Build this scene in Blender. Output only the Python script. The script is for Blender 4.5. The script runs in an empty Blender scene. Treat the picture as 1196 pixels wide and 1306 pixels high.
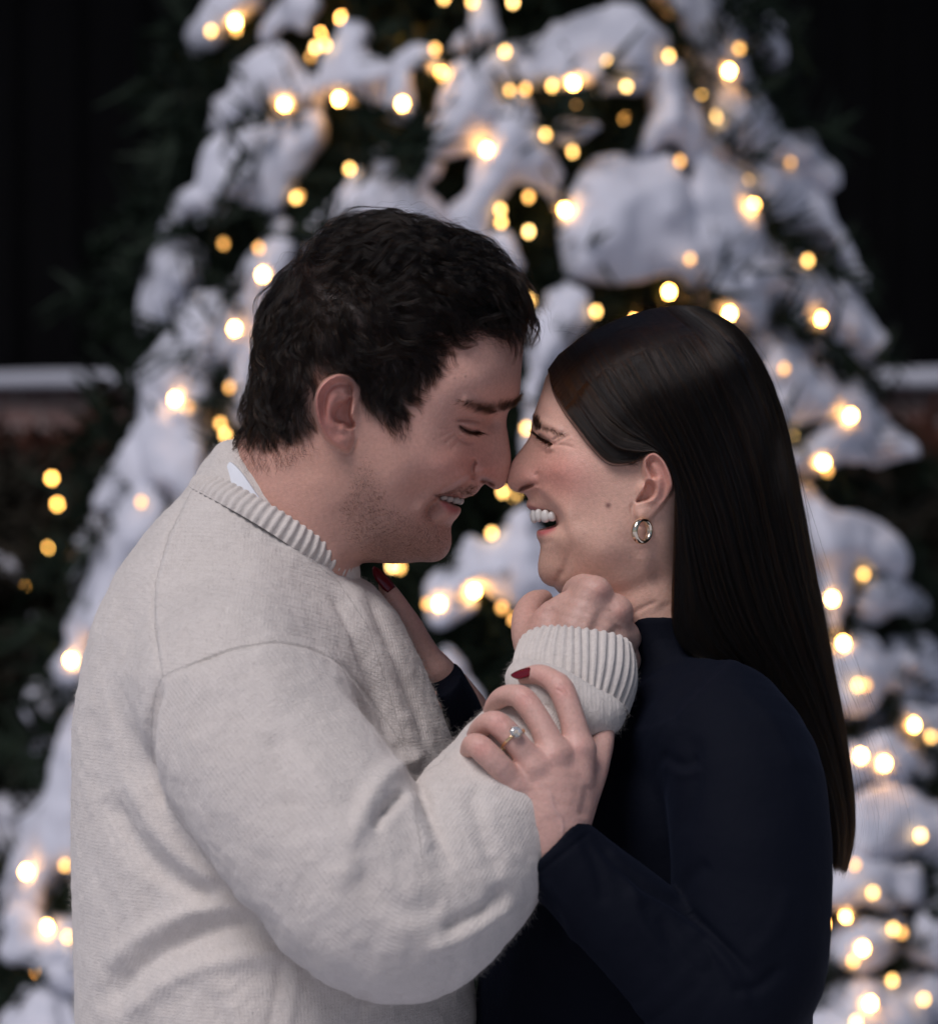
import bpy, math, random
import numpy as np
from mathutils import Vector

# ------------------------------------------------------------------ camera, sky, sun, exposure
S = 0.0006          # metres per photo pixel at the couple
D = 2.6             # camera to couple
CZ = 1.60           # camera height
sc = bpy.context.scene
cam_d = bpy.data.cameras.new('camera')
cam = bpy.data.objects.new('camera', cam_d)
sc.collection.objects.link(cam)
cam.location = (0, -D, CZ)
cam.rotation_euler = (math.radians(90), 0, 0)
cam_d.sensor_fit = 'HORIZONTAL'
cam_d.sensor_width = 36.0
cam_d.lens = 36.0 * D / (1196 * S)
cam_d.clip_end = 400.0
cam_d.dof.use_dof = True
cam_d.dof.focus_distance = D - 0.045
cam_d.dof.aperture_fstop = 6.3
sc.camera = cam

SUN_EL, SUN_AZ = 56.0, 216.0      # degrees; azimuth measured clockwise from +Y
world = bpy.data.worlds.new("World")
sc.world = world
world.use_nodes = True
wn = world.node_tree.nodes
bg = wn['Background']
sky = wn.new('ShaderNodeTexSky')
sky.sky_type = 'NISHITA'
sky.sun_disc = False
sky.sun_elevation = math.radians(SUN_EL)
sky.sun_rotation = math.radians(SUN_AZ)
sky.air_density = 1.0
sky.dust_density = 2.0
world.node_tree.links.new(sky.outputs[0], bg.inputs[0])
bg.inputs[1].default_value = 0.052
sun_d = bpy.data.lights.new('sun', 'SUN')
sun_d.energy = 2.5
sun_d.angle = math.radians(28)
sun_d.color = (1.0, 0.945, 0.985)
sun = bpy.data.objects.new('sun', sun_d)
sc.collection.objects.link(sun)
_a, _e = math.radians(SUN_AZ), math.radians(SUN_EL)
_dir = Vector((math.sin(_a) * math.cos(_e), math.cos(_a) * math.cos(_e), math.sin(_e)))
sun.rotation_euler = _dir.to_track_quat('Z', 'Y').to_euler()
sc.view_settings.view_transform = 'Standard'
sc.view_settings.look = 'None'
sc.view_settings.exposure = -0.22
sc.view_settings.gamma = 1.0
sc.cycles.use_denoising = True
sc.cycles.max_bounces = 6
sc.cycles.sample_clamp_indirect = 4.0

RNG = np.random.default_rng(7)
random.seed(7)

# ------------------------------------------------------------------ helpers
def P(px, py, y=0.0):
    k = (D + y) / D * S
    return np.array([(px - 598.0) * k, y, CZ + (653.0 - py) * k])

def PX(v):
    """photo pixel coordinates of world points (n,3)"""
    k = (D + v[:, 1]) / D * S
    return np.stack([598.0 + v[:, 0] / k, 653.0 - (v[:, 2] - CZ) / k], 1)

def smooth01(t):
    t = np.clip(t, 0, 1)
    return t * t * (3 - 2 * t)

def spline(pts, n=8, closed=False):
    """Catmull-Rom through points (any dimension)"""
    p = np.asarray(pts, float)
    if closed:
        q = np.vstack([p[-1], p, p[0], p[1]])
    else:
        q = np.vstack([2 * p[0] - p[1], p, 2 * p[-1] - p[-2]])
    out = []
    t = np.linspace(0, 1, n, endpoint=False)[:, None]
    for i in range(1, len(q) - 2):
        a, b, c, d = q[i - 1], q[i], q[i + 1], q[i + 2]
        out.append(0.5 * (2 * b + (c - a) * t + (2 * a - 5 * b + 4 * c - d) * t ** 2 + (3 * b - a - 3 * c + d) * t ** 3))
    out = np.vstack(out)
    if not closed:
        out = np.vstack([out, p[-1]])
    return out

def seg_dist(q, poly, want_t=False, closed=False):
    """distance of 2-D points q to a polyline, optionally the parameter 0..1 of the nearest point and its side"""
    poly = np.asarray(poly, float)
    if closed:
        poly = np.vstack([poly, poly[0]])
    best = np.full(len(q), 1e18); bt = np.zeros(len(q)); side = np.zeros(len(q))
    m = len(poly) - 1
    for i in range(m):
        a, b = poly[i], poly[i + 1]
        d = b - a
        L = max(d @ d, 1e-18)
        t = np.clip(((q - a) @ d) / L, 0, 1)
        r = q - a - t[:, None] * d
        e = (r * r).sum(1)
        k = e < best
        best[k] = e[k]
        if want_t:
            bt[k] = (i + t[k]) / m
            side[k] = np.sign(d[0] * r[k, 1] - d[1] * r[k, 0])
    if want_t:
        return np.sqrt(best), bt, side
    return np.sqrt(best)

def inside_poly(q, poly):
    x, y = q[:, 0], q[:, 1]
    c = np.zeros(len(q), bool)
    p = np.asarray(poly); n = len(p)
    for i in range(n):
        x1, y1 = p[i]; x2, y2 = p[i - 1]
        if y1 == y2:
            continue
        m = ((y1 > y) != (y2 > y)) & (x < (x2 - x1) * (y - y1) / (y2 - y1) + x1)
        c ^= m
    return c

def poly_sd(q, poly):
    """signed distance, positive inside; exact in a band, coarse elsewhere"""
    d = seg_dist(q, poly, closed=True)
    return np.where(inside_poly(q, poly), d, -d)

_perm = np.random.default_rng(3).random((32, 32, 32)).astype(np.float32)
def vnoise(p, scale=1.0):
    """smooth value noise -1..1 on points (n,3)"""
    p = np.asarray(p) * scale + 100.0
    i = np.floor(p).astype(int)
    f = p - i
    f = f * f * (3 - 2 * f)
    i &= 31
    j = (i + 1) & 31
    def g(a, b, c):
        return _perm[a, b, c]
    x0, y0, z0 = i.T; x1, y1, z1 = j.T
    fx, fy, fz = f.T
    v = ((g(x0, y0, z0) * (1 - fx) + g(x1, y0, z0) * fx) * (1 - fy) + (g(x0, y1, z0) * (1 - fx) + g(x1, y1, z0) * fx) * fy) * (1 - fz) \
        + ((g(x0, y0, z1) * (1 - fx) + g(x1, y0, z1) * fx) * (1 - fy) + (g(x0, y1, z1) * (1 - fx) + g(x1, y1, z1) * fx) * fy) * fz
    return v * 2 - 1

def grid_sample(A, gx, gz):
    """bilinear sample of A[ix,iz] at float indices"""
    nx, nz = A.shape
    gx = np.clip(gx, 0, nx - 1.001); gz = np.clip(gz, 0, nz - 1.001)
    i = gx.astype(int); k = gz.astype(int)
    u = gx - i; w = gz - k
    return (A[i, k] * (1 - u) + A[i + 1, k] * u) * (1 - w) + (A[i, k + 1] * (1 - u) + A[i + 1, k + 1] * u) * w

def surface_nets(F, org, h):
    """F sampled on a grid (negative inside); h = 3 steps. returns verts, quads"""
    nx, ny, nz = F.shape
    ins = F < 0
    cnt = np.zeros((nx - 1, ny - 1, nz - 1), np.uint8)
    for a in (0, 1):
        for b in (0, 1):
            for c in (0, 1):
                cnt += ins[a:nx - 1 + a, b:ny - 1 + b, c:nz - 1 + c]
    act = (cnt > 0) & (cnt < 8)
    ci = np.argwhere(act)
    idx = np.full(act.shape, -1, np.int32)
    idx[act] = np.arange(len(ci))
    acc = np.zeros((len(ci), 3)); n = np.zeros(len(ci))
    cor = [(a, b, c) for a in (0, 1) for b in (0, 1) for c in (0, 1)]
    val = {c: F[ci[:, 0] + c[0], ci[:, 1] + c[1], ci[:, 2] + c[2]].astype(float) for c in cor}
    for c in cor:
        for ax in range(3):
            if c[ax] == 0:
                e = list(c); e[ax] = 1; e = tuple(e)
                f0, f1 = val[c], val[e]
                m = (f0 < 0) != (f1 < 0)
                t = f0[m] / (f0[m] - f1[m])
                q = np.tile(np.array(c, float), (m.sum(), 1))
                q[:, ax] = t
                acc[m] += q; n[m] += 1
    v = (ci + acc / n[:, None]) * np.asarray(h) + np.asarray(org)
    quads = []
    for ax in range(3):
        sl0 = [slice(None)] * 3; sl1 = [slice(None)] * 3
        sl0[ax] = slice(0, -1); sl1[ax] = slice(1, None)
        a0 = ins[tuple(sl0)]; a1 = ins[tuple(sl1)]
        e = np.argwhere(a0 != a1)
        o1, o2 = [k for k in range(3) if k != ax]
        lim = np.array(F.shape)
        ok = (e[:, o1] > 0) & (e[:, o2] > 0) & (e[:, o1] < lim[o1] - 1) & (e[:, o2] < lim[o2] - 1)
        e = e[ok]
        def cell(d1, d2):
            k = e.copy(); k[:, o1] -= d1; k[:, o2] -= d2
            return idx[k[:, 0], k[:, 1], k[:, 2]]
        q = np.stack([cell(1, 1), cell(0, 1), cell(0, 0), cell(1, 0)], 1)
        flip = a0[e[:, 0], e[:, 1], e[:, 2]]
        if ax == 1:
            flip = ~flip
        q[~flip] = q[~flip][:, ::-1]
        quads.append(q)
    quads = np.vstack(quads)
    return v, quads[(quads >= 0).all(1)]

def vert_normals(v, f):
    n = np.zeros_like(v)
    a, b, c, d = v[f[:, 0]], v[f[:, 1]], v[f[:, 2]], v[f[:, -1]]
    fn = np.cross(c - a, d - b)
    for k in range(f.shape[1]):
        np.add.at(n, f[:, k], fn)
    return n / np.maximum(np.linalg.norm(n, axis=1), 1e-12)[:, None]

def relax(v, f, it=1, w=0.5):
    """laplacian smoothing"""
    e = np.vstack([f[:, [k, (k + 1) % f.shape[1]]] for k in range(f.shape[1])])
    for _ in range(it):
        s = np.zeros_like(v); n = np.zeros(len(v))
        np.add.at(s, e[:, 0], v[e[:, 1]]); np.add.at(s, e[:, 1], v[e[:, 0]])
        np.add.at(n, e[:, 0], 1); np.add.at(n, e[:, 1], 1)
        v = v * (1 - w) + w * s / np.maximum(n, 1)[:, None]
    return v

def mesh_obj(name, v, f, mat=None, parent=None, smooth=True, cols=None, attrs=None):
    me = bpy.data.meshes.new(name)
    v = np.asarray(v, np.float32)
    if isinstance(f, np.ndarray):
        k = f.shape[1]
        me.vertices.add(len(v)); me.vertices.foreach_set('co', v.ravel())
        me.loops.add(f.size); me.loops.foreach_set('vertex_index', f.astype(np.int32).ravel())
        me.polygons.add(len(f)); me.polygons.foreach_set('loop_start', np.arange(0, f.size, k, dtype=np.int32))
        me.update(calc_edges=True)
        me.validate()
    else:
        me.from_pydata([tuple(x) for x in v], [], f)
    if smooth:
        me.polygons.foreach_set('use_smooth', np.ones(len(me.polygons), bool))
    if cols is not None:
        at = me.color_attributes.new('Col', 'FLOAT_COLOR', 'POINT')
        at.data.foreach_set('color', np.hstack([cols, np.ones((len(cols), 1))]).astype(np.float32).ravel())
    for an, av in (attrs or {}).items():
        at = me.attributes.new(an, 'FLOAT_VECTOR', 'POINT')
        at.data.foreach_set('vector', np.asarray(av, np.float32).ravel())
    if mat:
        me.materials.append(mat)
    o = bpy.data.objects.new(name, me)
    sc.collection.objects.link(o)
    if parent:
        o.parent = parent
        o.matrix_parent_inverse = parent.matrix_world.inverted()
    return o

def merge(parts):
    """join (verts, faces[, cols]) lists"""
    V, F, C, n = [], [], [], 0
    for p in parts:
        V.append(p[0]); F.append(p[1] + n); n += len(p[0])
        if len(p) > 2:
            C.append(p[2])
    return np.vstack(V), np.vstack(F), (np.vstack(C) if C else None)

def tag(o, label=None, cat=None, group=None, kind=None):
    if label: o['label'] = label
    if cat: o['category'] = cat
    if group: o['group'] = group
    if kind: o['kind'] = kind
    return o

def hair_obj(name, strands, radii, mat, parent=None, taper=0.25):
    """strands: list of (n,3) arrays -> one hair curves object"""
    hc = bpy.data.hair_curves.new(name)
    sizes = [len(s) for s in strands]
    hc.add_curves(sizes)
    pos = np.vstack(strands).astype(np.float32)
    hc.position_data.foreach_set('vector', pos.ravel())
    rad = np.concatenate([r * (1 - (1 - taper) * np.linspace(0, 1, n) ** 2) for r, n in zip(radii, sizes)]).astype(np.float32)
    at = hc.attributes.get('radius') or hc.attributes.new('radius', 'FLOAT', 'POINT')
    at.data.foreach_set('value', rad)
    hc.materials.append(mat)
    o = bpy.data.objects.new(name, hc)
    sc.collection.objects.link(o)
    if parent:
        o.parent = parent
        o.matrix_parent_inverse = parent.matrix_world.inverted()
    return o

# ------------------------------------------------------------------ materials
def new_mat(name):
    m = bpy.data.materials.new(name)
    m.use_nodes = True
    nt = m.node_tree
    return m, nt, nt.nodes, nt.links, nt.nodes['Principled BSDF']

def simple_mat(name, col, rough=0.6, metal=0.0, spec=0.5, noise=None, bump=None, sheen=0.0):
    m, nt, N, L, b = new_mat(name)
    b.inputs['Base Color'].default_value = (*col, 1)
    b.inputs['Roughness'].default_value = rough
    b.inputs['Metallic'].default_value = metal
    b.inputs['Specular IOR Level'].default_value = spec
    if sheen:
        b.inputs['Sheen Weight'].default_value = sheen
    tc = N.new('ShaderNodeTexCoord')
    if noise:
        sc_, amt = noise
        t = N.new('ShaderNodeTexNoise'); t.inputs['Scale'].default_value = sc_; t.inputs['Detail'].default_value = 4
        L.new(tc.outputs['Object'], t.inputs['Vector'])
        mx = N.new('ShaderNodeMix'); mx.data_type = 'RGBA'
        mx.inputs['A'].default_value = (*[c * (1 - amt) for c in col], 1)
        mx.inputs['B'].default_value = (*[min(1, c * (1 + amt)) for c in col], 1)
        L.new(t.outputs['Fac'], mx.inputs['Factor']); L.new(mx.outputs['Result'], b.inputs['Base Color'])
    if bump:
        sc_, st, dist = bump
        t = N.new('ShaderNodeTexNoise'); t.inputs['Scale'].default_value = sc_; t.inputs['Detail'].default_value = 5
        L.new(tc.outputs['Object'], t.inputs['Vector'])
        bp = N.new('ShaderNodeBump'); bp.inputs['Strength'].default_value = st; bp.inputs['Distance'].default_value = dist
        L.new(t.outputs['Fac'], bp.inputs['Height']); L.new(bp.outputs['Normal'], b.inputs['Normal'])
    return m

def skin_mat(name):
    m, nt, N, L, b = new_mat(name)
    at = N.new('ShaderNodeAttribute'); at.attribute_name = 'Col'
    tc = N.new('ShaderNodeTexCoord')
    t = N.new('ShaderNodeTexNoise'); t.inputs['Scale'].default_value = 330; t.inputs['Detail'].default_value = 6; t.inputs['Roughness'].default_value = 0.65
    L.new(tc.outputs['Object'], t.inputs['Vector'])
    mp = N.new('ShaderNodeMapRange'); mp.inputs['From Min'].default_value = 0.3; mp.inputs['From Max'].default_value = 0.7
    mp.inputs['To Min'].default_value = 0.90; mp.inputs['To Max'].default_value = 1.08
    L.new(t.outputs['Fac'], mp.inputs['Value'])
    mx = N.new('ShaderNodeMix'); mx.data_type = 'RGBA'; mx.blend_type = 'MULTIPLY'; mx.inputs['Factor'].default_value = 1
    L.new(at.outputs['Color'], mx.inputs['A']); L.new(mp.outputs['Result'], mx.inputs['B'])
    L.new(mx.outputs['Result'], b.inputs['Base Color'])
    b.inputs['Roughness'].default_value = 0.48
    b.inputs['Specular IOR Level'].default_value = 0.42
    b.inputs['Subsurface Weight'].default_value = 0.25
    b.inputs['Subsurface Radius'].default_value = (1.0, 0.35, 0.2)
    b.inputs['Subsurface Scale'].default_value = 0.0022
    v = N.new('ShaderNodeTexVoronoi'); v.inputs['Scale'].default_value = 1100
    L.new(tc.outputs['Object'], v.inputs['Vector'])
    t2 = N.new('ShaderNodeTexNoise'); t2.inputs['Scale'].default_value = 420; t2.inputs['Detail'].default_value = 5
    L.new(tc.outputs['Object'], t2.inputs['Vector'])
    ad = N.new('ShaderNodeMath'); ad.operation = 'MULTIPLY_ADD'; ad.inputs[1].default_value = 0.35
    L.new(v.outputs['Distance'], ad.inputs[0]); L.new(t2.outputs['Fac'], ad.inputs[2])
    bp = N.new('ShaderNodeBump'); bp.inputs['Strength'].default_value = 0.55; bp.inputs['Distance'].default_value = 0.0006
    L.new(ad.outputs[0], bp.inputs['Height']); L.new(bp.outputs['Normal'], b.inputs['Normal'])
    return m

def hair_mat(name, mel, rough=0.32, red=0.3):
    m = bpy.data.materials.new(name); m.use_nodes = True
    N = m.node_tree.nodes; L = m.node_tree.links
    N.remove(N['Principled BSDF'])
    h = N.new('ShaderNodeBsdfHairPrincipled')
    h.parametrization = 'MELANIN'
    h.inputs['Melanin'].default_value = mel
    h.inputs['Melanin Redness'].default_value = red
    h.inputs['Roughness'].default_value = rough
    h.inputs['IOR'].default_value = 1.36
    h.inputs['Radial Roughness'].default_value = 0.45
    h.inputs['Random Roughness'].default_value = 0.3
    h.inputs['Random Color'].default_value = 0.5
    L.new(h.outputs[0], N['Material Output'].inputs['Surface'])
    return m
# ------------------------------------------------------------------ profile sculpting: lateral half-width W(x,z) of a body seen side-on
class Profile:
    def __init__(self, outline, ctrl, h=0.0008, fine=True, n=6, slope=0.04, smooth_ctrl=0.0):
        o = spline(outline, n, closed=True)
        ow = np.array([P(a, b, 0)[[0, 2]] for a, b in o])
        self.ow = ow
        lo = ow.min(0) - 8 * h; hi = ow.max(0) + 8 * h
        nx, nz = np.ceil((hi - lo) / h).astype(int) + 1
        self.lo, self.h, self.n = lo, h, (nx, nz)
        X, Z = np.meshgrid(lo[0] + h * np.arange(nx), lo[1] + h * np.arange(nz), indexing='ij')
        self.X, self.Z = X, Z
        q = np.stack([X.ravel(), Z.ravel()], 1)
        ins = inside_poly(q, ow).reshape(nx, nz)
        # signed distance: nearest dense outline sample (chunked)
        dense = []
        for i in range(len(ow)):
            a, b = ow[i], ow[(i + 1) % len(ow)]
            m = max(1, int(np.linalg.norm(b - a) / (h * 0.35)))
            dense.append(a + (b - a) * (np.arange(m) / m)[:, None])
        sd = self._dist(dense, nx, nz)
        sd = np.where(ins, sd, -sd)
        self.sd = sd
        phi = self._poisson(ins, sd, h)
        self.phi = phi
        C = np.array([[*P(a, b, -w * 0.001)[[0, 2]], w * 0.001] for a, b, w in ctrl])
        ph = np.maximum(grid_sample(phi, (C[:, 0] - lo[0]) / h, (C[:, 1] - lo[1]) / h), 1e-7)
        r = np.log(C[:, 2] ** 2 / ph)
        c2 = C[:, :2] / 0.1
        def K(a, b):
            d2 = ((a[:, None] - b[None]) ** 2).sum(2)
            return 0.5 * d2 * np.log(d2 + 1e-12)
        m = len(c2)
        A = np.zeros((m + 3, m + 3))
        A[:m, :m] = K(c2, c2) + np.eye(m) * (0.004 + smooth_ctrl)
        A[:m, m] = 1; A[:m, m + 1:] = c2
        A[m:, :m] = A[:m, m:].T
        w = np.linalg.solve(A, np.concatenate([r, [0, 0, 0]]))
        step = 3
        qs = np.stack([X[::step, ::step].ravel(), Z[::step, ::step].ravel()], 1) / 0.1
        R = np.zeros(len(qs))
        for s in range(0, len(qs), 4000):
            R[s:s + 4000] = K(qs[s:s + 4000], c2) @ w[:m] + w[m] + qs[s:s + 4000] @ w[m + 1:]
        R = np.clip(R, r.min() - 0.3, r.max() + 0.3).reshape(X[::step, ::step].shape)
        gi = np.arange(nx) / step; gk = np.arange(nz) / step
        Gi, Gk = np.meshgrid(gi, gk, indexing='ij')
        R = grid_sample(R, Gi, Gk)
        W2 = phi * np.exp(R)
        self.W2 = np.where(ins, W2, np.minimum(sd, -1e-6) * slope)
        self.W = np.sqrt(np.maximum(self.W2, 0))
        self.slope = slope
    def _dist(self, dense, nx, nz):
        d = np.vstack(dense); lo, h = self.lo, self.h
        # brushfire: nearest sample propagated over the grid
        best = np.full((nx, nz), 1e9); src = np.full((nx, nz, 2), 1e3)
        gi = np.clip(np.round((d[:, 0] - lo[0]) / h).astype(int), 0, nx - 1)
        gk = np.clip(np.round((d[:, 1] - lo[1]) / h).astype(int), 0, nz - 1)
        for di in (-1, 0, 1):
            for dk in (-1, 0, 1):
                i = np.clip(gi + di, 0, nx - 1); k = np.clip(gk + dk, 0, nz - 1)
                e = np.hypot(self.X[i, k] - d[:, 0], self.Z[i, k] - d[:, 1])
                order = np.argsort(-e)
                i, k, e, dd = i[order], k[order], e[order], d[order]
                m = e < best[i, k]
                best[i[m], k[m]] = e[m]; src[i[m], k[m]] = dd[m]
        step = 1 << int(np.log2(max(nx, nz)))
        for rep in range(2):
            s = step if rep == 0 else 2
            while s >= 1:
                for di, dk in ((-s, 0), (s, 0), (0, -s), (0, s), (-s, -s), (s, s), (-s, s), (s, -s)):
                    if s >= min(nx, nz): continue
                    sx = slice(max(0, di), nx + min(0, di)); dx = slice(max(0, -di), nx + min(0, -di))
                    sz = slice(max(0, dk), nz + min(0, dk)); dz = slice(max(0, -dk), nz + min(0, -dk))
                    c = src[sx, sz]
                    e = np.hypot(self.X[dx, dz] - c[..., 0], self.Z[dx, dz] - c[..., 1])
                    m = e < best[dx, dz]
                    best[dx, dz][m] = e[m]
                    t = src[dx, dz]; t[m] = c[m]
                s //= 2
        return best
    def _poisson(self, ins, sd, h):
        nx, nz = ins.shape
        lev = []
        a, b, hh = ins, sd, h
        while min(a.shape) > 60:
            lev.append((a, b, hh)); a, b, hh = a[::2, ::2], b[::2, ::2], hh * 2
        lev.append((a, b, hh))
        phi = None
        for (a, b, hh) in reversed(lev):
            if phi is None:
                phi = np.where(a, np.maximum(b, 0) * 0.05, 0); its = 500
            else:
                gi, gk = np.meshgrid(np.arange(a.shape[0]) / 2, np.arange(a.shape[1]) / 2, indexing='ij')
                phi = np.where(a, grid_sample(phi, gi, gk), 0); its = 140
            c = np.full(a.shape, 4.0)
            for di, dk in ((1, 0), (-1, 0), (0, 1), (0, -1)):
                an = np.roll(a, (-di, -dk), (0, 1)); bn = np.roll(b, (-di, -dk), (0, 1))
                th = np.clip(b / np.maximum(b - bn, 1e-9), 0.15, 1)
                c += np.where(a & ~an, 1 / th - 1, 0)
            par = np.add.outer(np.arange(a.shape[0]), np.arange(a.shape[1])) % 2
            om = 1.93 if a is not lev[-1][0] else 1.85
            for it in range(its):
                for p_ in (0, 1):
                    nb = np.zeros_like(phi)
                    nb[1:] += phi[:-1]; nb[:-1] += phi[1:]; nb[:, 1:] += phi[:, :-1]; nb[:, :-1] += phi[:, 1:]
                    m = a & (par == p_)
                    phi[m] += om * ((nb[m] + hh * hh) / c[m] - phi[m])
        return np.maximum(phi, 0)
    def px(self):
        k = (D - self.W) / D * S
        return np.stack([(598 + self.X / k).ravel(), (653 - (self.Z - CZ) / k).ravel()], 1)
    def sculpt(self, strokes, edge=0.006):
        ins = (self.sd > 0).ravel()
        q = self.px()[ins]
        add = np.zeros(len(q)); W = self.W.ravel()[ins].copy()
        lim = smooth01(W / edge)
        for s in strokes:
            add += brush(q, s)
        W = np.maximum(W + add * 0.001 * lim, 0.0005)
        Wf = self.W.ravel().copy(); Wf[ins] = W
        self.W = Wf.reshape(self.W.shape)
        self.W2 = np.where(self.sd > 0, self.W ** 2, self.W2)
    def sw(self, x, z):
        return grid_sample(self.W, (x - self.lo[0]) / self.h, (z - self.lo[1]) / self.h)
    def field(self, p):
        """first-order signed distance, negative inside"""
        gx = (p[:, 0] - self.lo[0]) / self.h; gz = (p[:, 2] - self.lo[1]) / self.h
        out = np.maximum(np.maximum(-gx, gx - self.n[0] + 1), np.maximum(-gz, gz - self.n[1] + 1))
        w2 = grid_sample(self.W2, gx, gz)
        if not hasattr(self, 'G'):
            a, b = np.gradient(self.W2, self.h)
            self.G = a * a + b * b
        g = grid_sample(self.G, gx, gz)
        f = (p[:, 1] ** 2 - w2) / np.sqrt(4 * p[:, 1] ** 2 + g + 1e-6)
        return f + np.maximum(out, 0) * self.h
    def mesh(self, hx=0.0009, hy=0.002):
        lo, hi = self.ow.min(0), self.ow.max(0)
        wm = self.W.max()
        xs = np.arange(lo[0] - 3 * hx, hi[0] + 3 * hx, hx); zs = np.arange(lo[1] - 3 * hx, hi[1] + 3 * hx, hx)
        m = int(np.ceil((wm + 2 * hy) / hy)); ys = (np.arange(2 * m) - m + 0.5) * hy
        Gx, Gz = np.meshgrid((xs - self.lo[0]) / self.h, (zs - self.lo[1]) / self.h, indexing='ij')
        w2 = grid_sample(self.W2, Gx, Gz)
        F = (ys[None, :, None] ** 2 - w2[:, None, :]).astype(np.float32)
        v, f = surface_nets(F, (xs[0], ys[0], zs[0]), (hx, hy, hx))
        a, b = np.gradient(self.W, self.h)
        sl = grid_sample(np.hypot(a, b), (v[:, 0] - self.lo[0]) / self.h, (v[:, 2] - self.lo[1]) / self.h)
        k = smooth01((2.6 - sl) / 1.2)
        v[:, 1] = v[:, 1] * (1 - k) + np.sign(v[:, 1]) * self.sw(v[:, 0], v[:, 2]) * k
        return v, f

def brush(q, s):
    """value of one brush stroke at pixels q"""
    k = s[0]
    if k == 'line':                       # ('line', pts, width, amp): tapered gaussian ridge or crease
        pts = spline(s[1], 5); w, amp = s[2], s[3]
        lo = pts.min(0) - 4 * w; hi = pts.max(0) + 4 * w
        m = ((q > lo) & (q < hi)).all(1)
        r = np.zeros(len(q))
        if m.any():
            d, t, side = seg_dist(q[m], pts, True)
            r[m] = amp * np.exp(-(d / w) ** 2) * smooth01(np.minimum(t, 1 - t) * 5 + 0.15)
        return r
    if k == 'fold':                       # ('fold', pts, width, amp): rises on the left side of the path, drops on the right
        pts = spline(s[1], 5); w, amp = s[2], s[3]
        lo = pts.min(0) - 5 * w; hi = pts.max(0) + 5 * w
        m = ((q > lo) & (q < hi)).all(1)
        r = np.zeros(len(q))
        if m.any():
            d, t, side = seg_dist(q[m], pts, True)
            x = d * side / w
            r[m] = amp * np.tanh(x * 2.2) * np.exp(-(x / 1.5) ** 2) * smooth01(np.minimum(t, 1 - t) * 4 + 0.05)
        return r
    if k == 'blob':                       # ('blob', cx, cy, rx, ry, angle, amp)
        _, cx, cy, rx, ry, an, amp = s
        c, n = math.cos(math.radians(an)), math.sin(math.radians(an))
        x, y = q[:, 0] - cx, q[:, 1] - cy
        u = (x * c + y * n) / rx; v = (-x * n + y * c) / ry
        return amp * np.exp(-(u * u + v * v))
    if k == 'poly':                       # ('poly', pts, edge, amp)
        pts = spline(s[1], 5, True)
        lo = pts.min(0) - s[2]; hi = pts.max(0) + s[2]
        m = ((q > lo) & (q < hi)).all(1)
        r = np.zeros(len(q))
        if m.any():
            r[m] = s[3] * smooth01(poly_sd(q[m], pts) / s[2] * 0.5 + 0.5)
        return r
    if k == 'ramp':                       # ('ramp', pts, edge, ampA, ampB, A, B)
        r = brush(q, ('poly', s[1], s[2], 1.0))
        A, B = np.array(s[5], float), np.array(s[6], float)
        t = np.clip(((q - A) @ (B - A)) / ((B - A) @ (B - A)), 0, 1)
        return r * (s[3] + (s[4] - s[3]) * t)
    raise ValueError(k)

def paint(v, base, strokes):
    """vertex colours: strokes are (brush stroke with amplitude 0..1, colour)"""
    q = PX(v)
    c = np.tile(np.asarray(base, float), (len(v), 1))
    for s, col in strokes:
        a = np.clip(brush(q, s), 0, 1)[:, None]
        c = c * (1 - a) + np.asarray(col) * a
    return c

# ------------------------------------------------------------------ the man's head and neck
man_out = [(664, 410), (667, 440), (664.6, 473), (663.5, 495), (661.5, 508), (655, 517), (649, 524), (646.5, 533), (646.3, 542),
    (648, 552), (650, 566), (651.4, 577), (652, 588), (650.6, 598), (648, 608), (645, 617), (640, 622.5), (635.5, 624.6), (629, 623.8),
    (623, 620.5), (618, 617.5), (613.5, 621), (608.5, 628), (602, 632.5), (596, 634), (593, 635.5), (589, 637), (585, 637.5), (580, 638), (578, 640), (580, 643.5), (584, 645.5),
    (587.5, 647.5), (587.5, 653), (583, 660), (578, 666), (575, 674), (575.6, 685), (575.4, 694), (572.5, 703), (566.5, 711), (558, 715.8), (548, 717), (534, 716.6),
    (518, 718), (500, 718.6), (474, 717), (459, 720), (452, 740), (445, 800), (430, 860), (300, 860), (240, 780), (240, 700), (258, 640),
    (280, 602), (298, 572), (314, 540), (322, 500), (330, 450), (342, 402), (360, 362), (388, 330), (422, 308), (466, 296), (516, 297), (566, 308), (606, 328), (636, 354), (655, 384)]
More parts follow.
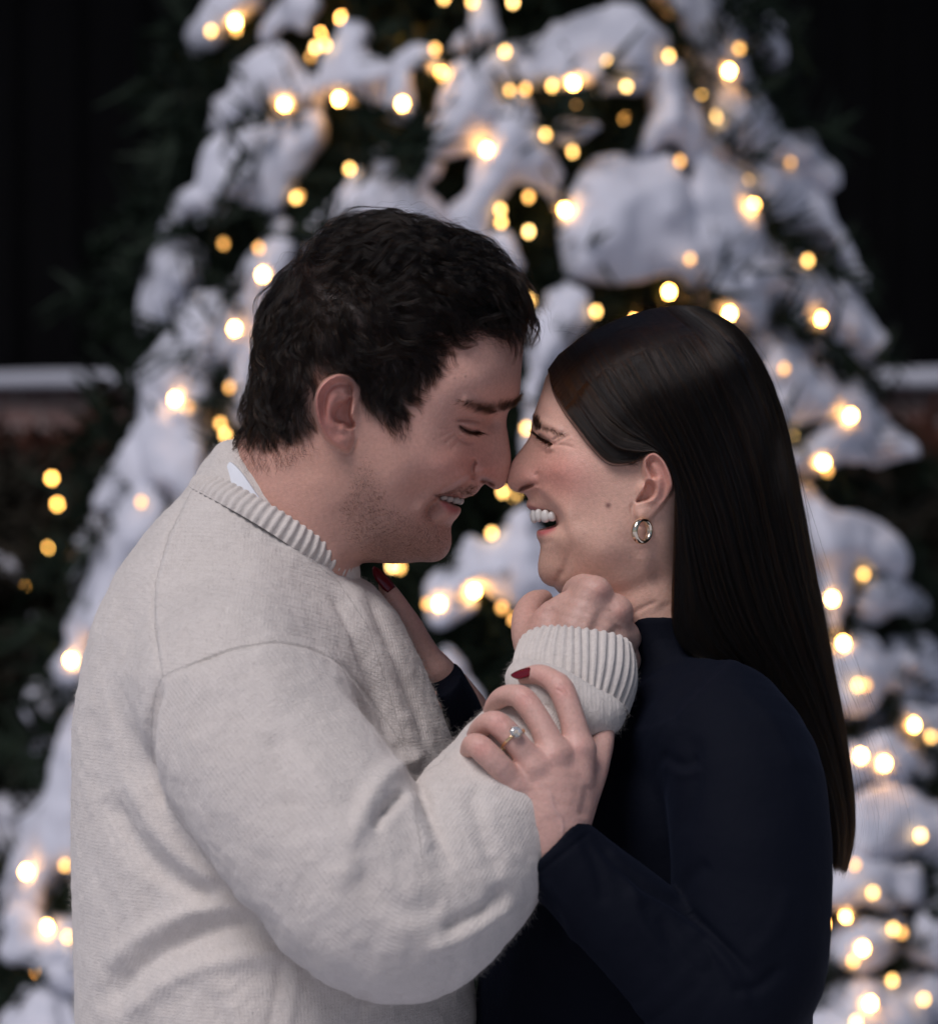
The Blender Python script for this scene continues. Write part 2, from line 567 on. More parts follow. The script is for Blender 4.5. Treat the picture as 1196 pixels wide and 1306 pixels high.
man_ctrl = [(430, 400, 76), (500, 380, 74), (385, 430, 69), (560, 400, 64), (605, 410, 52), (640, 440, 37), (600, 450, 59), (560, 470, 67),
    (525, 500, 70), (575, 515, 63), (470, 480, 76), (400, 500, 74), (350, 470, 56), (350, 540, 50), (450, 330, 50), (540, 330, 48), (620, 360, 34),
    (648, 500, 24), (628, 505, 42), (600, 505, 57),
    (640, 536, 8.5), (628, 545, 17), (613, 546, 27), (600, 545, 37), (584, 543, 49), (556, 555, 62), (522, 550, 68), (482, 545, 72),
    (642, 570, 8.5), (630, 575, 13), (618, 580, 20), (641, 603, 11), (630, 600, 16), (618, 600, 19.5), (606, 596, 25),
    (592, 585, 40), (572, 575, 52), (540, 600, 61), (510, 620, 64), (480, 600, 69), (450, 640, 63), (480, 660, 56), (520, 680, 44), (500, 705, 31), (540, 702, 25), (580, 608, 43), (562, 620, 47),
    (555, 695, 24), (566, 690, 16), (578, 655, 16), (551, 638, 33), (598, 627, 14), (586, 629, 20), (572, 632, 26), (540, 650, 42), (558, 665, 27), (568, 668, 19),
    (420, 600, 66), (400, 650, 61), (440, 700, 50), (340, 620, 52), (340, 700, 62), (380, 760, 62), (470, 712, 32), (300, 640, 38)]
man = Profile(man_out, man_ctrl)
man_ear = [(436, 476.5), (447, 479.5), (455, 488), (460, 499), (458, 512), (453, 524), (451, 540), (450.5, 556), (448, 568), (443, 575), (434, 571.5), (420, 562), (410, 548.5), (404, 530), (402, 513.5), (405.2, 500), (414.5, 486.5), (425.5, 479)]
man_st = [
    ('line', [(605, 613), (601.5, 606), (601, 598), (603.5, 591), (608, 586.5)], 3.6, -6.5),     # alar groove
    ('blob', 615, 601, 11, 11, 0, 4.6),
    ('line', [(606, 611), (614, 613), (622, 612)], 3.2, -1.5),
    ('poly', [(613, 612), (619, 610.5), (627, 615), (630, 619), (624, 618.5), (616, 615.5)], 2.6, -9.0),  # nostril
    ('fold', [(605, 601), (598, 608), (588, 616), (574, 625.5), (559, 633), (550, 641), (541, 652), (535, 665)], 9.0, 10.0),   # smile fold
    ('line', [(600, 609), (589, 618), (575, 627.5), (560, 635), (551, 643), (542, 654), (536, 666)], 3.0, -3.6),
    ('blob', 582, 592, 28, 24, -35, 4.0),                                                   # cheek lifted by the smile
    ('line', [(580, 536), (590, 534.5), (602, 535), (614, 537.5)], 2.4, -4.2),                # lid crease
    ('blob', 600, 543.5, 14, 6.5, 8, 5.5),
    ('line', [(583, 541), (592, 547.5), (602, 551), (613, 549.5)], 2.4, -3.0),                # closed lash line
    ('line', [(586, 551), (598, 556.5), (611, 556)], 4.0, 2.6),
    ('line', [(582, 556), (592, 563), (606, 563)], 3.2, -2.2),
    ('line', [(579, 544), (570, 546), (560, 545)], 2.0, -0.9), ('line', [(579, 549), (570, 553), (560, 557)], 2.0, -0.9),
    ('line', [(583, 553), (574, 559), (566, 566)], 2.0, -1.2), ('line', [(590, 558), (582, 566), (574, 574)], 2.4, -0.9),
    ('line', [(586, 513), (604, 514), (624, 518), (645, 522)], 8, 5.0),                       # brow ridge
    ('blob', 625, 536, 12, 13, 0, -8.0),                                                     # inner socket
    ('blob', 600, 527, 18, 6, 5, -1.6),
    ('blob', 578, 655, 12, 9, -35, 2.0),                                                     # lower lip
    ('line', [(581, 667), (570, 670), (558, 672)], 6, -2.6),
    ('blob', 560, 693, 16, 15, 0, 2.0),
    ('line', [(548, 640), (547, 652), (552, 664), (560, 672)], 4.5, -1.6),
    ('poly', [(553, 631.5), (562, 631.5), (574, 634.5), (588, 637), (586, 645), (574, 641.5), (561, 636)], 2.4, -6.0),   # open mouth
    ('line', [(558, 628), (574, 630.5), (590, 634)], 3.6, 2.6), ('line', [(557, 635.5), (569, 643), (586, 649)], 4.5, 2.4),
    ('line', [(452, 600), (462, 640), (490, 680), (530, 704)], 24, 0.4),
    ('line', [(430, 640), (450, 690), (470, 722)], 18, -1.2),
    ('line', [(395, 600), (415, 660), (445, 715)], 18, 1.4),
    # ear
    ('ramp', man_ear, 3.2, 1.5, 21.0, (457, 520), (404, 520)),
    ('line', [(458, 508), (457, 494), (447, 483), (436, 480.5), (425, 483), (413, 492), (407, 505), (407, 522), (410, 540), (417, 553)], 4.6, 3.6),
    ('line', [(449, 500), (445, 492), (434, 489.5), (423, 494), (415.5, 505), (413.5, 522), (416, 540)], 4.0, -3.4),
    ('line', [(434, 500), (425, 512), (420, 526), (423, 541), (432, 549)], 5.2, 2.4),
    ('poly', [(448, 506), (440, 511.5), (431, 517), (425.5, 527), (427, 535), (432, 539), (439, 540), (443, 545.5), (449.5, 545.5), (450.5, 538), (446.5, 530), (447, 518)], 3.0, -11.5),
    ('poly', [(444, 490), (449, 498), (447.5, 504), (442, 501)], 2.6, -5.0),
    ('blob', 452, 527, 5, 9, 10, 4.5), ('blob', 438, 562, 9, 8, 0, 3.0), ('blob', 437, 548, 6, 4, 0, 2.5),
    ('line', [(455, 556), (451, 570), (443, 578), (432, 574)], 3.0, -1.6),
]
man.sculpt(man_st)
mv, mf = man.mesh()
SK_M = (0.60, 0.335, 0.265)
RED_M = (0.50, 0.20, 0.16)
man_paint = [
    (('blob', 580, 592, 45, 30, -30, 0.5), RED_M), (('blob', 622, 603, 22, 18, 0, 0.5), RED_M),
    (('blob', 420, 590, 80, 50, 0, 0.25), (0.52, 0.29, 0.20)),
    (('ramp', man_ear, 3.0, 0.15, 0.75, (457, 520), (404, 520)), (0.56, 0.19, 0.155)),
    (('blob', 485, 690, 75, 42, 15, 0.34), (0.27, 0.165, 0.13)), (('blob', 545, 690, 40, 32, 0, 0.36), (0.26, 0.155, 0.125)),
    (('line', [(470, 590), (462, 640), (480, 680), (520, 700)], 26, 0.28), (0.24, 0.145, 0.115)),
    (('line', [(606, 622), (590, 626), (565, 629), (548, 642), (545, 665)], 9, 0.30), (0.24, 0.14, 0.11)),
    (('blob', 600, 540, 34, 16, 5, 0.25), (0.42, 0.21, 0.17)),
    (('line', [(592, 634), (578, 633), (563, 631)], 2.6, 0.6), (0.36, 0.13, 0.115)),
    (('line', [(562, 638), (574, 648), (586, 653)], 5.5, 0.85), (0.40, 0.11, 0.115)),
    (('poly', [(553, 631.5), (562, 631.5), (574, 634.5), (588, 637), (585, 645), (574, 641.5), (561, 636)], 2.2, 0.85), (0.06, 0.02, 0.02)),
    (('poly', [(613, 612), (619, 610.5), (627, 615), (630, 619), (624, 618.5), (616, 615.5)], 3.0, 0.7), (0.10, 0.04, 0.03)),
    (('line', [(584, 542), (592, 548), (602, 551), (613, 549.5)], 2.2, 0.9), (0.035, 0.018, 0.015)),
    (('line', [(586, 512.5), (604, 512), (624, 517), (642, 520), (660, 513)], 4.5, 0.4), (0.07, 0.038, 0.03)),
    (('blob', 570, 700, 1.2, 1.2, 0, .6), (0.2, 0.1, 0.08)), (('blob', 500, 655, 1.3, 1.3, 0, .5), (0.2, 0.1, 0.08)),
    (('poly', [(285, 575), (290, 500), (300, 420), (335, 340), (430, 270), (560, 270), (640, 320), (700, 400), (668, 412), (640, 421), (590, 420), (560, 435), (560, 475), (530, 505), (510, 540), (470, 530), (455, 500), (430, 470), (400, 480), (395, 556), (350, 566), (310, 562)], 16, 0.96), (0.022, 0.017, 0.016)),
    (('blob', 593.5, 480, 1.3, 1.3, 0, 0.7), (0.2, 0.1, 0.08)), (('blob', 580, 482, 1.1, 1.1, 0, 0.6), (0.2, 0.1, 0.08)),
    (('blob', 553, 560, 1.1, 1.1, 0, 0.5), (0.2, 0.1, 0.08)),
]
# ------------------------------------------------------------------ the woman's head and neck
wom_out = [(697, 479), (690.5, 500), (684, 518), (679.6, 531), (677.6, 541), (676.2, 552), (673.4, 559.5), (667, 568.8), (657, 582), (652.4, 589), (648.9, 599), (646.6, 608),
    (646, 615), (648.9, 621.5), (654, 626), (660.4, 628.6), (665, 629), (668.2, 629.6), (671.5, 633), (673.2, 636.5), (671.3, 641), (671, 645), (673.5, 649), (677.5, 651.4), (688, 652.6), (699, 654), (706.5, 659.5), (710.5, 667.5),
    (703, 672), (693.5, 674.2), (686, 676), (683.9, 680), (684.9, 686), (688.4, 693), (689.4, 700), (687.4, 711), (685.9, 722), (687, 733), (692, 742), (700, 747.3), (706.5, 748.8),
    (714, 757), (732, 771), (755, 784), (772, 802), (782, 840), (785, 900), (880, 900), (902, 860), (908, 790), (928, 705), (955, 640), (969, 580), (971, 520), (958, 465), (928, 430), (880, 409), (832, 404), (782, 415), (738, 436), (712, 458)]
wom_ctrl = [(708, 500, 28), (730, 515, 46), (765, 530, 60), (800, 560, 67), (845, 500, 71), (900, 490, 67), (800, 450, 58), (750, 460, 42), (860, 430, 46), (920, 580, 66), (945, 540, 50), (880, 560, 72),
    (684, 538, 12), (693, 541, 25), (706, 546, 37), (722, 552, 46),
    (681, 558, 13), (688, 556, 22), (697, 560, 32), (706, 567, 40), (735, 572, 54), (770, 590, 64),
    (670, 580, 8), (678, 585, 15), (657, 606, 10), (667, 605, 14), (677, 610, 16.5), (683, 612, 20),
    (702, 600, 40), (718, 615, 48), (750, 640, 58), (800, 640, 67), (780, 680, 64), (790, 720, 56), (755, 735, 47), (725, 735, 35), (706, 735, 23), (694, 722, 14), (700, 700, 24),
    (680, 638, 11), (694, 643, 22), (706, 650, 30), (716, 667, 38), (704, 678, 26), (692, 681, 15), (720, 695, 46), (745, 690, 57), (735, 664, 53), (765, 705, 60),
    (840, 740, 52), (805, 770, 50), (870, 700, 60), (850, 820, 52), (760, 765, 40), (830, 690, 63)]
wom = Profile(wom_out, wom_ctrl)
wom_ear = [(829.5, 577), (837.5, 578.6), (846.6, 588), (853.5, 602), (857.3, 617), (855.2, 627), (848, 639), (838, 652), (829, 661.5), (820.5, 669), (815.5, 667), (812, 661), (808.6, 652), (809, 643), (812.5, 633), (818, 622), (821.5, 612), (819.4, 598), (820.5, 584)]
wom_st = [
    ('line', [(685, 622), (687, 615), (686, 608), (682, 602)], 4.6, -2.2),
    ('blob', 675, 611, 10, 9, 0, 3.4),
    ('poly', [(662, 626.5), (664, 621.5), (671, 618.5), (679.5, 617.5), (677, 620.5), (670, 623.5)], 2.4, -9.0),   # nostril
    ('fold', [(719, 678), (712, 657), (701, 642), (691, 631), (685, 618)], 10.0, 3.6),
    ('line', [(686, 620), (692, 632), (702, 643), (712, 655), (718, 670)], 4, -1.5),
    ('line', [(716, 668), (722, 684), (727, 702), (722, 722), (712, 740)], 6, -1.8),
    ('blob', 712, 604, 30, 24, 20, 2.8),
    ('line', [(683, 554), (691, 559), (700, 565), (709, 569)], 2.8, -3.2),                   # squeezed shut eye
    ('line', [(686, 549), (698, 553), (708, 560)], 4.5, 1.8), ('line', [(686, 562), (695, 568), (705, 574)], 5, 1.6),
    ('line', [(705, 566), (716, 561), (726, 555)], 1.8, -1.8), ('line', [(705, 567), (720, 568), (732, 571)], 1.8, -1.6), ('line', [(703, 562), (712, 557), (719, 551)], 1.8, -1.3), ('line', [(712, 564), (722, 560), (731, 557)], 2.4, 0.8), ('line', [(690, 574), (698, 578), (706, 578)], 2.2, -0.8),
    ('line', [(706, 573), (700, 580), (695, 588)], 3.4, -1.4),
    ('line', [(680, 536), (692, 539), (704, 545), (717, 552)], 6, 2.2),
    ('blob', 679, 562, 7, 7, 0, -2.0),
    ('line', [(673, 643), (685, 649), (698, 651)], 3.2, 1.4), ('line', [(686, 679), (696, 677), (708, 671)], 4, 1.8),
    ('line', [(688, 692), (697, 692), (706, 689)], 5, -1.8),
    ('blob', 700, 722, 16, 15, 0, 2.2),
    ('line', [(706, 747), (712, 738), (716, 728)], 4, -1.2),
    ('line', [(800, 690), (775, 725), (740, 752)], 22, 1.2),
    ('line', [(770, 765), (810, 752), (850, 730)], 12, -2.4), ('line', [(848, 775), (830, 745), (822, 700)], 12, 1.8), ('line', [(795, 792), (815, 778), (840, 766)], 3, -0.8),
    # ear
    ('ramp', wom_ear, 3.0, 2.0, 15.0, (812, 640), (856, 612)),
    ('line', [(821, 606), (820.5, 590), (828, 580.5), (837, 582), (845, 591), (851.5, 605), (853.5, 618), (850, 630)], 4.0, 3.0),
    ('line', [(833, 588), (840, 593), (846, 606), (848, 618), (844, 632), (838, 640)], 3.6, -1.8),
    ('line', [(837, 606), (838, 620), (834, 634), (824, 642)], 4.0, 2.2),
    ('poly', [(824, 615), (830.5, 614.5), (835, 622), (834, 631), (829, 636), (820, 638.5), (812.5, 640.5), (814, 635), (819, 628), (822, 621)], 2.6, -9.0),
    ('line', [(825, 586), (827, 595), (831, 604), (834.5, 612)], 2.6, -5.0), ('blob', 830, 586.5, 5, 4, 20, -3.5),
    ('blob', 817, 622, 5, 8, 25, 4.0), ('blob', 818, 656, 8, 9, 0, 2.5),
    ('line', [(806, 640), (806, 655), (812, 668), (820, 672)], 2.6, -1.6),
]
wom.sculpt(wom_st)
wv, wf = wom.mesh()
SK_W = (0.68, 0.415, 0.32)
wom_paint = [
    (('blob', 712, 605, 44, 36, 15, 0.62), (0.68, 0.27, 0.225)), (('blob', 664, 608, 22, 18, 0, 0.45), (0.62, 0.28, 0.23)),
    (('blob', 702, 522, 18, 16, 0, 0.25), (0.64, 0.36, 0.31)),
    (('ramp', wom_ear, 3.0, 0.05, 0.6, (812, 640), (856, 612)), (0.66, 0.24, 0.19)),
    (('line', [(681, 539), (683.5, 544), (686, 549)], 4.2, 0.8), (0.05, 0.028, 0.022)),
    (('line', [(689, 543), (701, 546), (716, 553)], 3.2, 0.50), (0.17, 0.08, 0.065)),
    (('line', [(685, 555), (692, 560), (702, 565)], 3.2, 0.9), (0.05, 0.03, 0.028)),
    (('line', [(671.5, 645), (676, 648), (688, 651), (700, 652.5)], 4.0, 0.75), (0.42, 0.115, 0.12)),
    (('line', [(684, 680), (694, 678.5), (709, 670)], 5.0, 0.85), (0.52, 0.10, 0.12)),
    (('poly', [(662, 626.5), (664, 621.5), (671, 618.5), (679.5, 617.5), (677, 620.5), (670, 623.5)], 2.6, 0.8), (0.14, 0.05, 0.04)),
    (('blob', 775.5, 644.5, 3.2, 3.4, 0, 1.15), (0.26, 0.125, 0.105)), (('blob', 744.5, 681, 1.6, 1.6, 0, 0.5), (0.42, 0.2, 0.16)),
    (('line', [(770, 590), (800, 590), (822, 572)], 16, 0.4), (0.36, 0.2, 0.15)),
    (('poly', [(692, 474), (728, 527), (769, 579), (824, 571), (862, 600), (850, 700), (880, 800), (960, 800), (1000, 500), (900, 380), (750, 400)], 16, 0.95), (0.022, 0.016, 0.015)),
]
# ------------------------------------------------------------------ distance-field bodies
def chain(spec, n=4):
    """spec rows (px, py, y, r) -> spline of round-cone segments"""
    a = np.array([[*P(s[0], s[1], s[2]), s[3]] for s in spec])
    return spline(a, min(n, 3)) if len(a) > 2 else a

def d_chain(p, c, cull=0.10):
    rm = c[:, 3].max()
    lo = c[:, :3].min(0) - rm; hi = c[:, :3].max(0) + rm
    o = np.maximum(np.maximum(lo - p, p - hi), 0)
    out = np.sqrt((o * o).sum(1)) + 0.002
    m = np.flatnonzero(out < cull)
    q = p[m].astype(np.float32)
    best = np.full(len(q), 1e9, np.float32)
    for a, b in zip(c[:-1].astype(np.float32), c[1:].astype(np.float32)):
        d = b[:3] - a[:3]
        L = max(float(d @ d), 1e-12)
        r = q - a[:3]
        t = np.clip(r @ (d / np.float32(L)), 0, 1)
        r -= t[:, None] * d
        best = np.minimum(best, np.sqrt(np.einsum('ij,ij->i', r, r)) - (a[3] + t * (b[3] - a[3])))
    out[m] = best
    return out

def smin(a, b, k):
    h = np.clip(0.5 + 0.5 * (b - a) / k, 0, 1)
    return b * (1 - h) + a * h - k * h * (1 - h)

def sdf_mesh(fn, lo, hi, h, project=2, cs=4):
    lo = np.asarray(lo, float); hi = np.asarray(hi, float)
    n = np.ceil((hi - lo) / (h * cs)).astype(int) + 1
    ax = [lo[k] + h * cs * np.arange(n[k]) for k in range(3)]
    G = np.stack(np.meshgrid(*ax, indexing='ij'), -1).reshape(-1, 3)
    C = np.concatenate([fn(G[s:s + 200000]) for s in range(0, len(G), 200000)]).reshape(n)
    nf = (n - 1) * cs + 1
    def up(A, axis):
        m = A.shape[axis]
        i = np.arange((m - 1) * cs + 1); b = np.minimum(i // cs, m - 2); t = (i - b * cs) / cs
        sh = [1, 1, 1]; sh[axis] = -1; t = t.reshape(sh).astype(np.float32)
        return np.take(A, b, axis) * (1 - t) + np.take(A, b + 1, axis) * t
    F = up(up(up(C.astype(np.float32), 0), 1), 2)
    band = np.abs(F) < h * cs * 1.1
    ii = np.argwhere(band)
    pts = lo + ii * h
    F[band] = np.concatenate([fn(pts[s:s + 200000]) for s in range(0, len(pts), 200000)])
    v, f = surface_nets(F, lo, (h, h, h))
    for _ in range(project):
        e = h * 0.5
        f0 = fn(v)
        g = np.stack([fn(v + np.eye(3)[k] * e) - fn(v - np.eye(3)[k] * e) for k in range(3)], 1) / (2 * e)
        g2 = np.maximum((g * g).sum(1), 0.05)
        v = v - np.clip(f0 / g2, -h, h)[:, None] * g * 0.8
    return v, f

def subdivide(v, f):
    """one level of quad midpoint subdivision with slight smoothing"""
    e = np.sort(np.vstack([f[:, [k, (k + 1) % 4]] for k in range(4)]), 1)
    key = e[:, 0].astype(np.int64) * (len(v) + 1) + e[:, 1]
    u, inv = np.unique(key, return_inverse=True)
    a = (u // (len(v) + 1)).astype(int); b = (u % (len(v) + 1)).astype(int)
    mid = (v[a] + v[b]) / 2
    fc = v[f].mean(1)
    nv, ne, nf = len(v), len(u), len(f)
    E = inv.reshape(4, nf).T + nv
    Fc = np.arange(nf) + nv + ne
    q = np.vstack([np.stack([f[:, k], E[:, k], Fc, E[:, k - 1]], 1) for k in range(4)])
    return relax(np.vstack([v, mid, fc]), q, 1, 0.4), q

def displace(v, f, strokes, facing=True):
    """push vertices along their normals by pixel-space strokes (mm), only on the side turned to the photographer"""
    n = vert_normals(v, f)
    q = PX(v)
    a = np.zeros(len(v))
    for s in strokes:
        a += brush(q, s)
    if facing:
        a *= smooth01((-n[:, 1] + 0.05) / 0.25)
    return v + n * (a * 0.001)[:, None]

def loft(rings, closed=True):
    """rings: (m, k, 3) -> verts, quads"""
    m, k, _ = rings.shape
    v = rings.reshape(-1, 3)
    i, j = np.meshgrid(np.arange(m - 1), np.arange(k), indexing='ij')
    j2 = (j + 1) % k
    q = np.stack([i * k + j, i * k + j2, (i + 1) * k + j2, (i + 1) * k + j], -1).reshape(-1, 4)
    return v, q

# ------------------------------------------------------------------ man's sweater
tor_out = [(300, 560), (415, 600), (438, 660), (447, 722), (457, 735), (476, 746), (500, 773), (518, 806), (537, 845), (553, 880), (565, 912), (574, 945), (582, 1000), (590, 1100), (598, 1200), (608, 1306), (618, 1400), (612, 1500),
    (560, 1520), (380, 1525), (180, 1520), (110, 1500), (101, 1400), (98, 1306), (94, 1150), (92, 1000), (95, 910), (102, 862), (115, 812), (131, 768), (151, 730), (176, 694), (202, 660), (222, 642), (247, 613), (262, 585)]
tor_ctrl = [(350, 640, 52), (300, 610, 44), (410, 660, 42), (348, 690, 73), (290, 665, 70), (400, 722, 66), (440, 745, 48), (330, 735, 112), (400, 770, 92), (260, 725, 92), (330, 790, 158), (250, 800, 138), (430, 840, 112), (320, 835, 180),
    (300, 900, 190), (220, 900, 150), (160, 900, 102), (130, 1000, 88), (200, 1050, 150), (300, 1100, 170), (400, 1200, 170), (250, 1250, 172), (150, 1200, 120), (500, 1250, 140), (480, 900, 92), (525, 900, 56), (500, 1000, 110), (555, 1000, 60), (560, 1250, 84),
    (200, 710, 62), (160, 800, 74), (350, 1450, 178), (150, 1450, 115), (560, 1450, 90)]
torso = Profile(tor_out, tor_ctrl, h=0.002)
sleeve_c = chain([(292, 905, -.140, .064), (340, 968, -.172, .073), (415, 1068, -.203, .0735), (478, 1148, -.222, .068), (532, 1168, -.222, .058), (588, 1100, -.194, .061), (640, 1022, -.158, .056), (690, 952, -.128, .048), (722, 905, -.108, .041)])
far_sleeve_c = chain([(300, 900, .140, .066), (345, 1000, .185, .068), (400, 1110, .200, .064), (470, 1190, .19, .060), (540, 1180, .15, .055), (560, 1150, .12, .05)])
def f_sweater(p):
    t = torso.field(p)
    a = d_chain(p, sleeve_c)
    b = d_chain(p, far_sleeve_c)
    up = smooth01((p[:, 2] - P(0, 960)[2]) / 0.07)
    k = 0.012 + 0.05 * up                      # soft over the shoulder, sharp under the arm
    return smin(smin(t, a, k), b, k)
lo = np.array([P(80, 1530, 0)[0], -0.31, P(0, 1535, 0)[2]]); hi = np.array([P(750, 0, 0)[0], 0.29, P(0, 540, 0)[2]])
lo[0] -= 0.01
sv, sf = sdf_mesh(f_sweater, lo, hi, 0.0030)
sv = relax(sv, sf, 2, 0.5)
sv, sf = subdivide(sv, sf)
sw_st = [
    ('line', [(205, 868), (250, 846), (300, 828), (350, 820), (400, 829), (440, 852), (474, 893), (492, 930)], 4.0, -2.4),
    ('fold', [(492, 930), (474, 893), (440, 852), (400, 829), (350, 820), (300, 828), (250, 846), (205, 868)], 16, -1.8),
    ('line', [(240, 622), (216, 682), (199, 740), (196, 800), (206, 866)], 3.4, -1.2), ('line', [(247, 622), (223, 682), (206, 740), (203, 800), (212, 862)], 4, 1.0),
    ('line', [(206, 866), (194, 920), (195, 980), (213, 1040)], 6, -4.5), ('line', [(214, 880), (205, 930), (206, 985), (226, 1040)], 7, 2.0),
    ('line', [(462, 732), (485, 790), (510, 850), (532, 905), (545, 960)], 6, -3.6), ('line', [(440, 742), (468, 800), (492, 860), (512, 915), (528, 965)], 10, 3.0),
    ('line', [(420, 752), (445, 800), (468, 850), (488, 905), (500, 950)], 6, -3.4), ('line', [(300, 700), (360, 740), (420, 800), (460, 850)], 16, 1.6),
    ('line', [(540, 975), (522, 972), (500, 984), (478, 1008), (460, 1045), (452, 1090)], 13, 5.5),          # rolled fold in the crook of the elbow
    ('line', [(520, 1008), (500, 1024), (486, 1040), (474, 1062)], 8, -4.5), ('blob', 496, 1030, 14, 8, -38, -2.5),
    ('line', [(530, 992), (545, 1030), (560, 1070), (580, 1110)], 6, -2.6), ('line', [(520, 1010), (530, 1050), (548, 1090)], 10, 2.6),
    ('blob', 560, 1010, 26, 18, 20, 3.0),
    ('line', [(450, 1100), (480, 1140), (520, 1160), (570, 1150)], 16, -3.6), ('line', [(600, 1000), (615, 1060), (640, 1120)], 12, -3.4),
    ('line', [(380, 960), (420, 1020), (440, 1080), (438, 1140)], 18, 4.0), ('line', [(340, 930), (370, 1000), (385, 1080)], 20, -3.2),
    ('line', [(560, 1190), (610, 1165), (650, 1130)], 10, -4.6), ('line', [(540, 1215), (600, 1190), (660, 1150)], 10, 4.2),
    ('line', [(137, 1010), (158, 1055), (185, 1095), (235, 1130), (285, 1150)], 13, -6.0), ('line', [(165, 985), (195, 1050), (235, 1095), (290, 1130)], 13, 5.0),
    ('line', [(120, 1290), (165, 1245), (220, 1205), (290, 1180), (340, 1180)], 15, -6.5), ('line', [(130, 1240), (190, 1190), (260, 1160), (320, 1160)], 14, 5.0), ('line', [(150, 1306), (215, 1255), (290, 1225), (370, 1215)], 14, 5.0),
    ('line', [(360, 1225), (352, 1270), (340, 1330)], 7, -2.4), ('line', [(380, 1228), (374, 1270), (364, 1330)], 8, 2.4), ('line', [(470, 1262), (458, 1300), (452, 1340)], 8, -3.4), ('line', [(260, 1240), (300, 1290), (310, 1330)], 12, 2.0),
    ('line', [(110, 900), (125, 960), (130, 1020)], 14, -2.0), ('line', [(160, 860), (160, 920), (175, 990)], 16, -1.6),
]
sv = displace(sv, sf, sw_st)
nrm = vert_normals(sv, sf)
sv = sv + nrm * (0.0012 * vnoise(sv, 45) + 0.0006 * vnoise(sv + 5, 130))[:, None]
# knit coordinates: columns run down the body and along the sleeve
dt = torso.field(sv); da = d_chain(sv, sleeve_c)
seam = np.array(spline([(205, 1100), (195, 980), (194, 920), (206, 866), (250, 846), (300, 828), (350, 820), (400, 829), (440, 852), (474, 893), (500, 960), (560, 975), (700, 800), (800, 800), (840, 1260), (630, 1300), (500, 1320), (370, 1240), (285, 1150)], 4))
qv = PX(sv)
on_arm = (da < dt + 0.004) & inside_poly(qv, seam) & (sv[:, 1] < 0)
knit = np.stack([sv[:, 0] + sv[:, 1] * 0.6, sv[:, 2], sv[:, 1]], 1)
fine_c = spline(sleeve_c[::3], 14)
def arm_uv(p):
    best = np.full(len(p), 1e9); uu = np.zeros(len(p)); vv = np.zeros(len(p)); acc = 0.0
    for a, b in zip(fine_c[:-1], fine_c[1:]):
        d = b[:3] - a[:3]; L = np.linalg.norm(d); d = d / L
        t = np.clip((p - a[:3]) @ d, 0, L)
        r = p - a[:3] - t[:, None] * d
        e = (r * r).sum(1)
        s = np.cross(d, [0, -1, 0]); s /= np.linalg.norm(s)
        m = e < best
        best[m] = e[m]
        ang = np.arctan2(r[m] @ s, -r[m, 1])
        uu[m] = ang * 0.06; vv[m] = acc + t[m]
        acc += L
    return uu, vv
uu, vv = arm_uv(sv[on_arm])
knit[on_arm] = np.stack([uu, vv, np.zeros(len(uu))], 1)
yoke = inside_poly(qv, np.array([(247, 620), (216, 682), (199, 740), (198, 800), (208, 864), (250, 844), (300, 826), (350, 818), (400, 827), (440, 850), (474, 893), (520, 960), (470, 800), (430, 740), (350, 680)])) & (nrm[:, 1] < 0) & ~on_arm
knit[yoke] = np.stack([sv[yoke, 2] + 0.25 * sv[yoke, 0] + 6 * (sv[yoke, 0] + 0.14) ** 2 * 0.3, sv[yoke, 0], sv[yoke, 1]], 1)

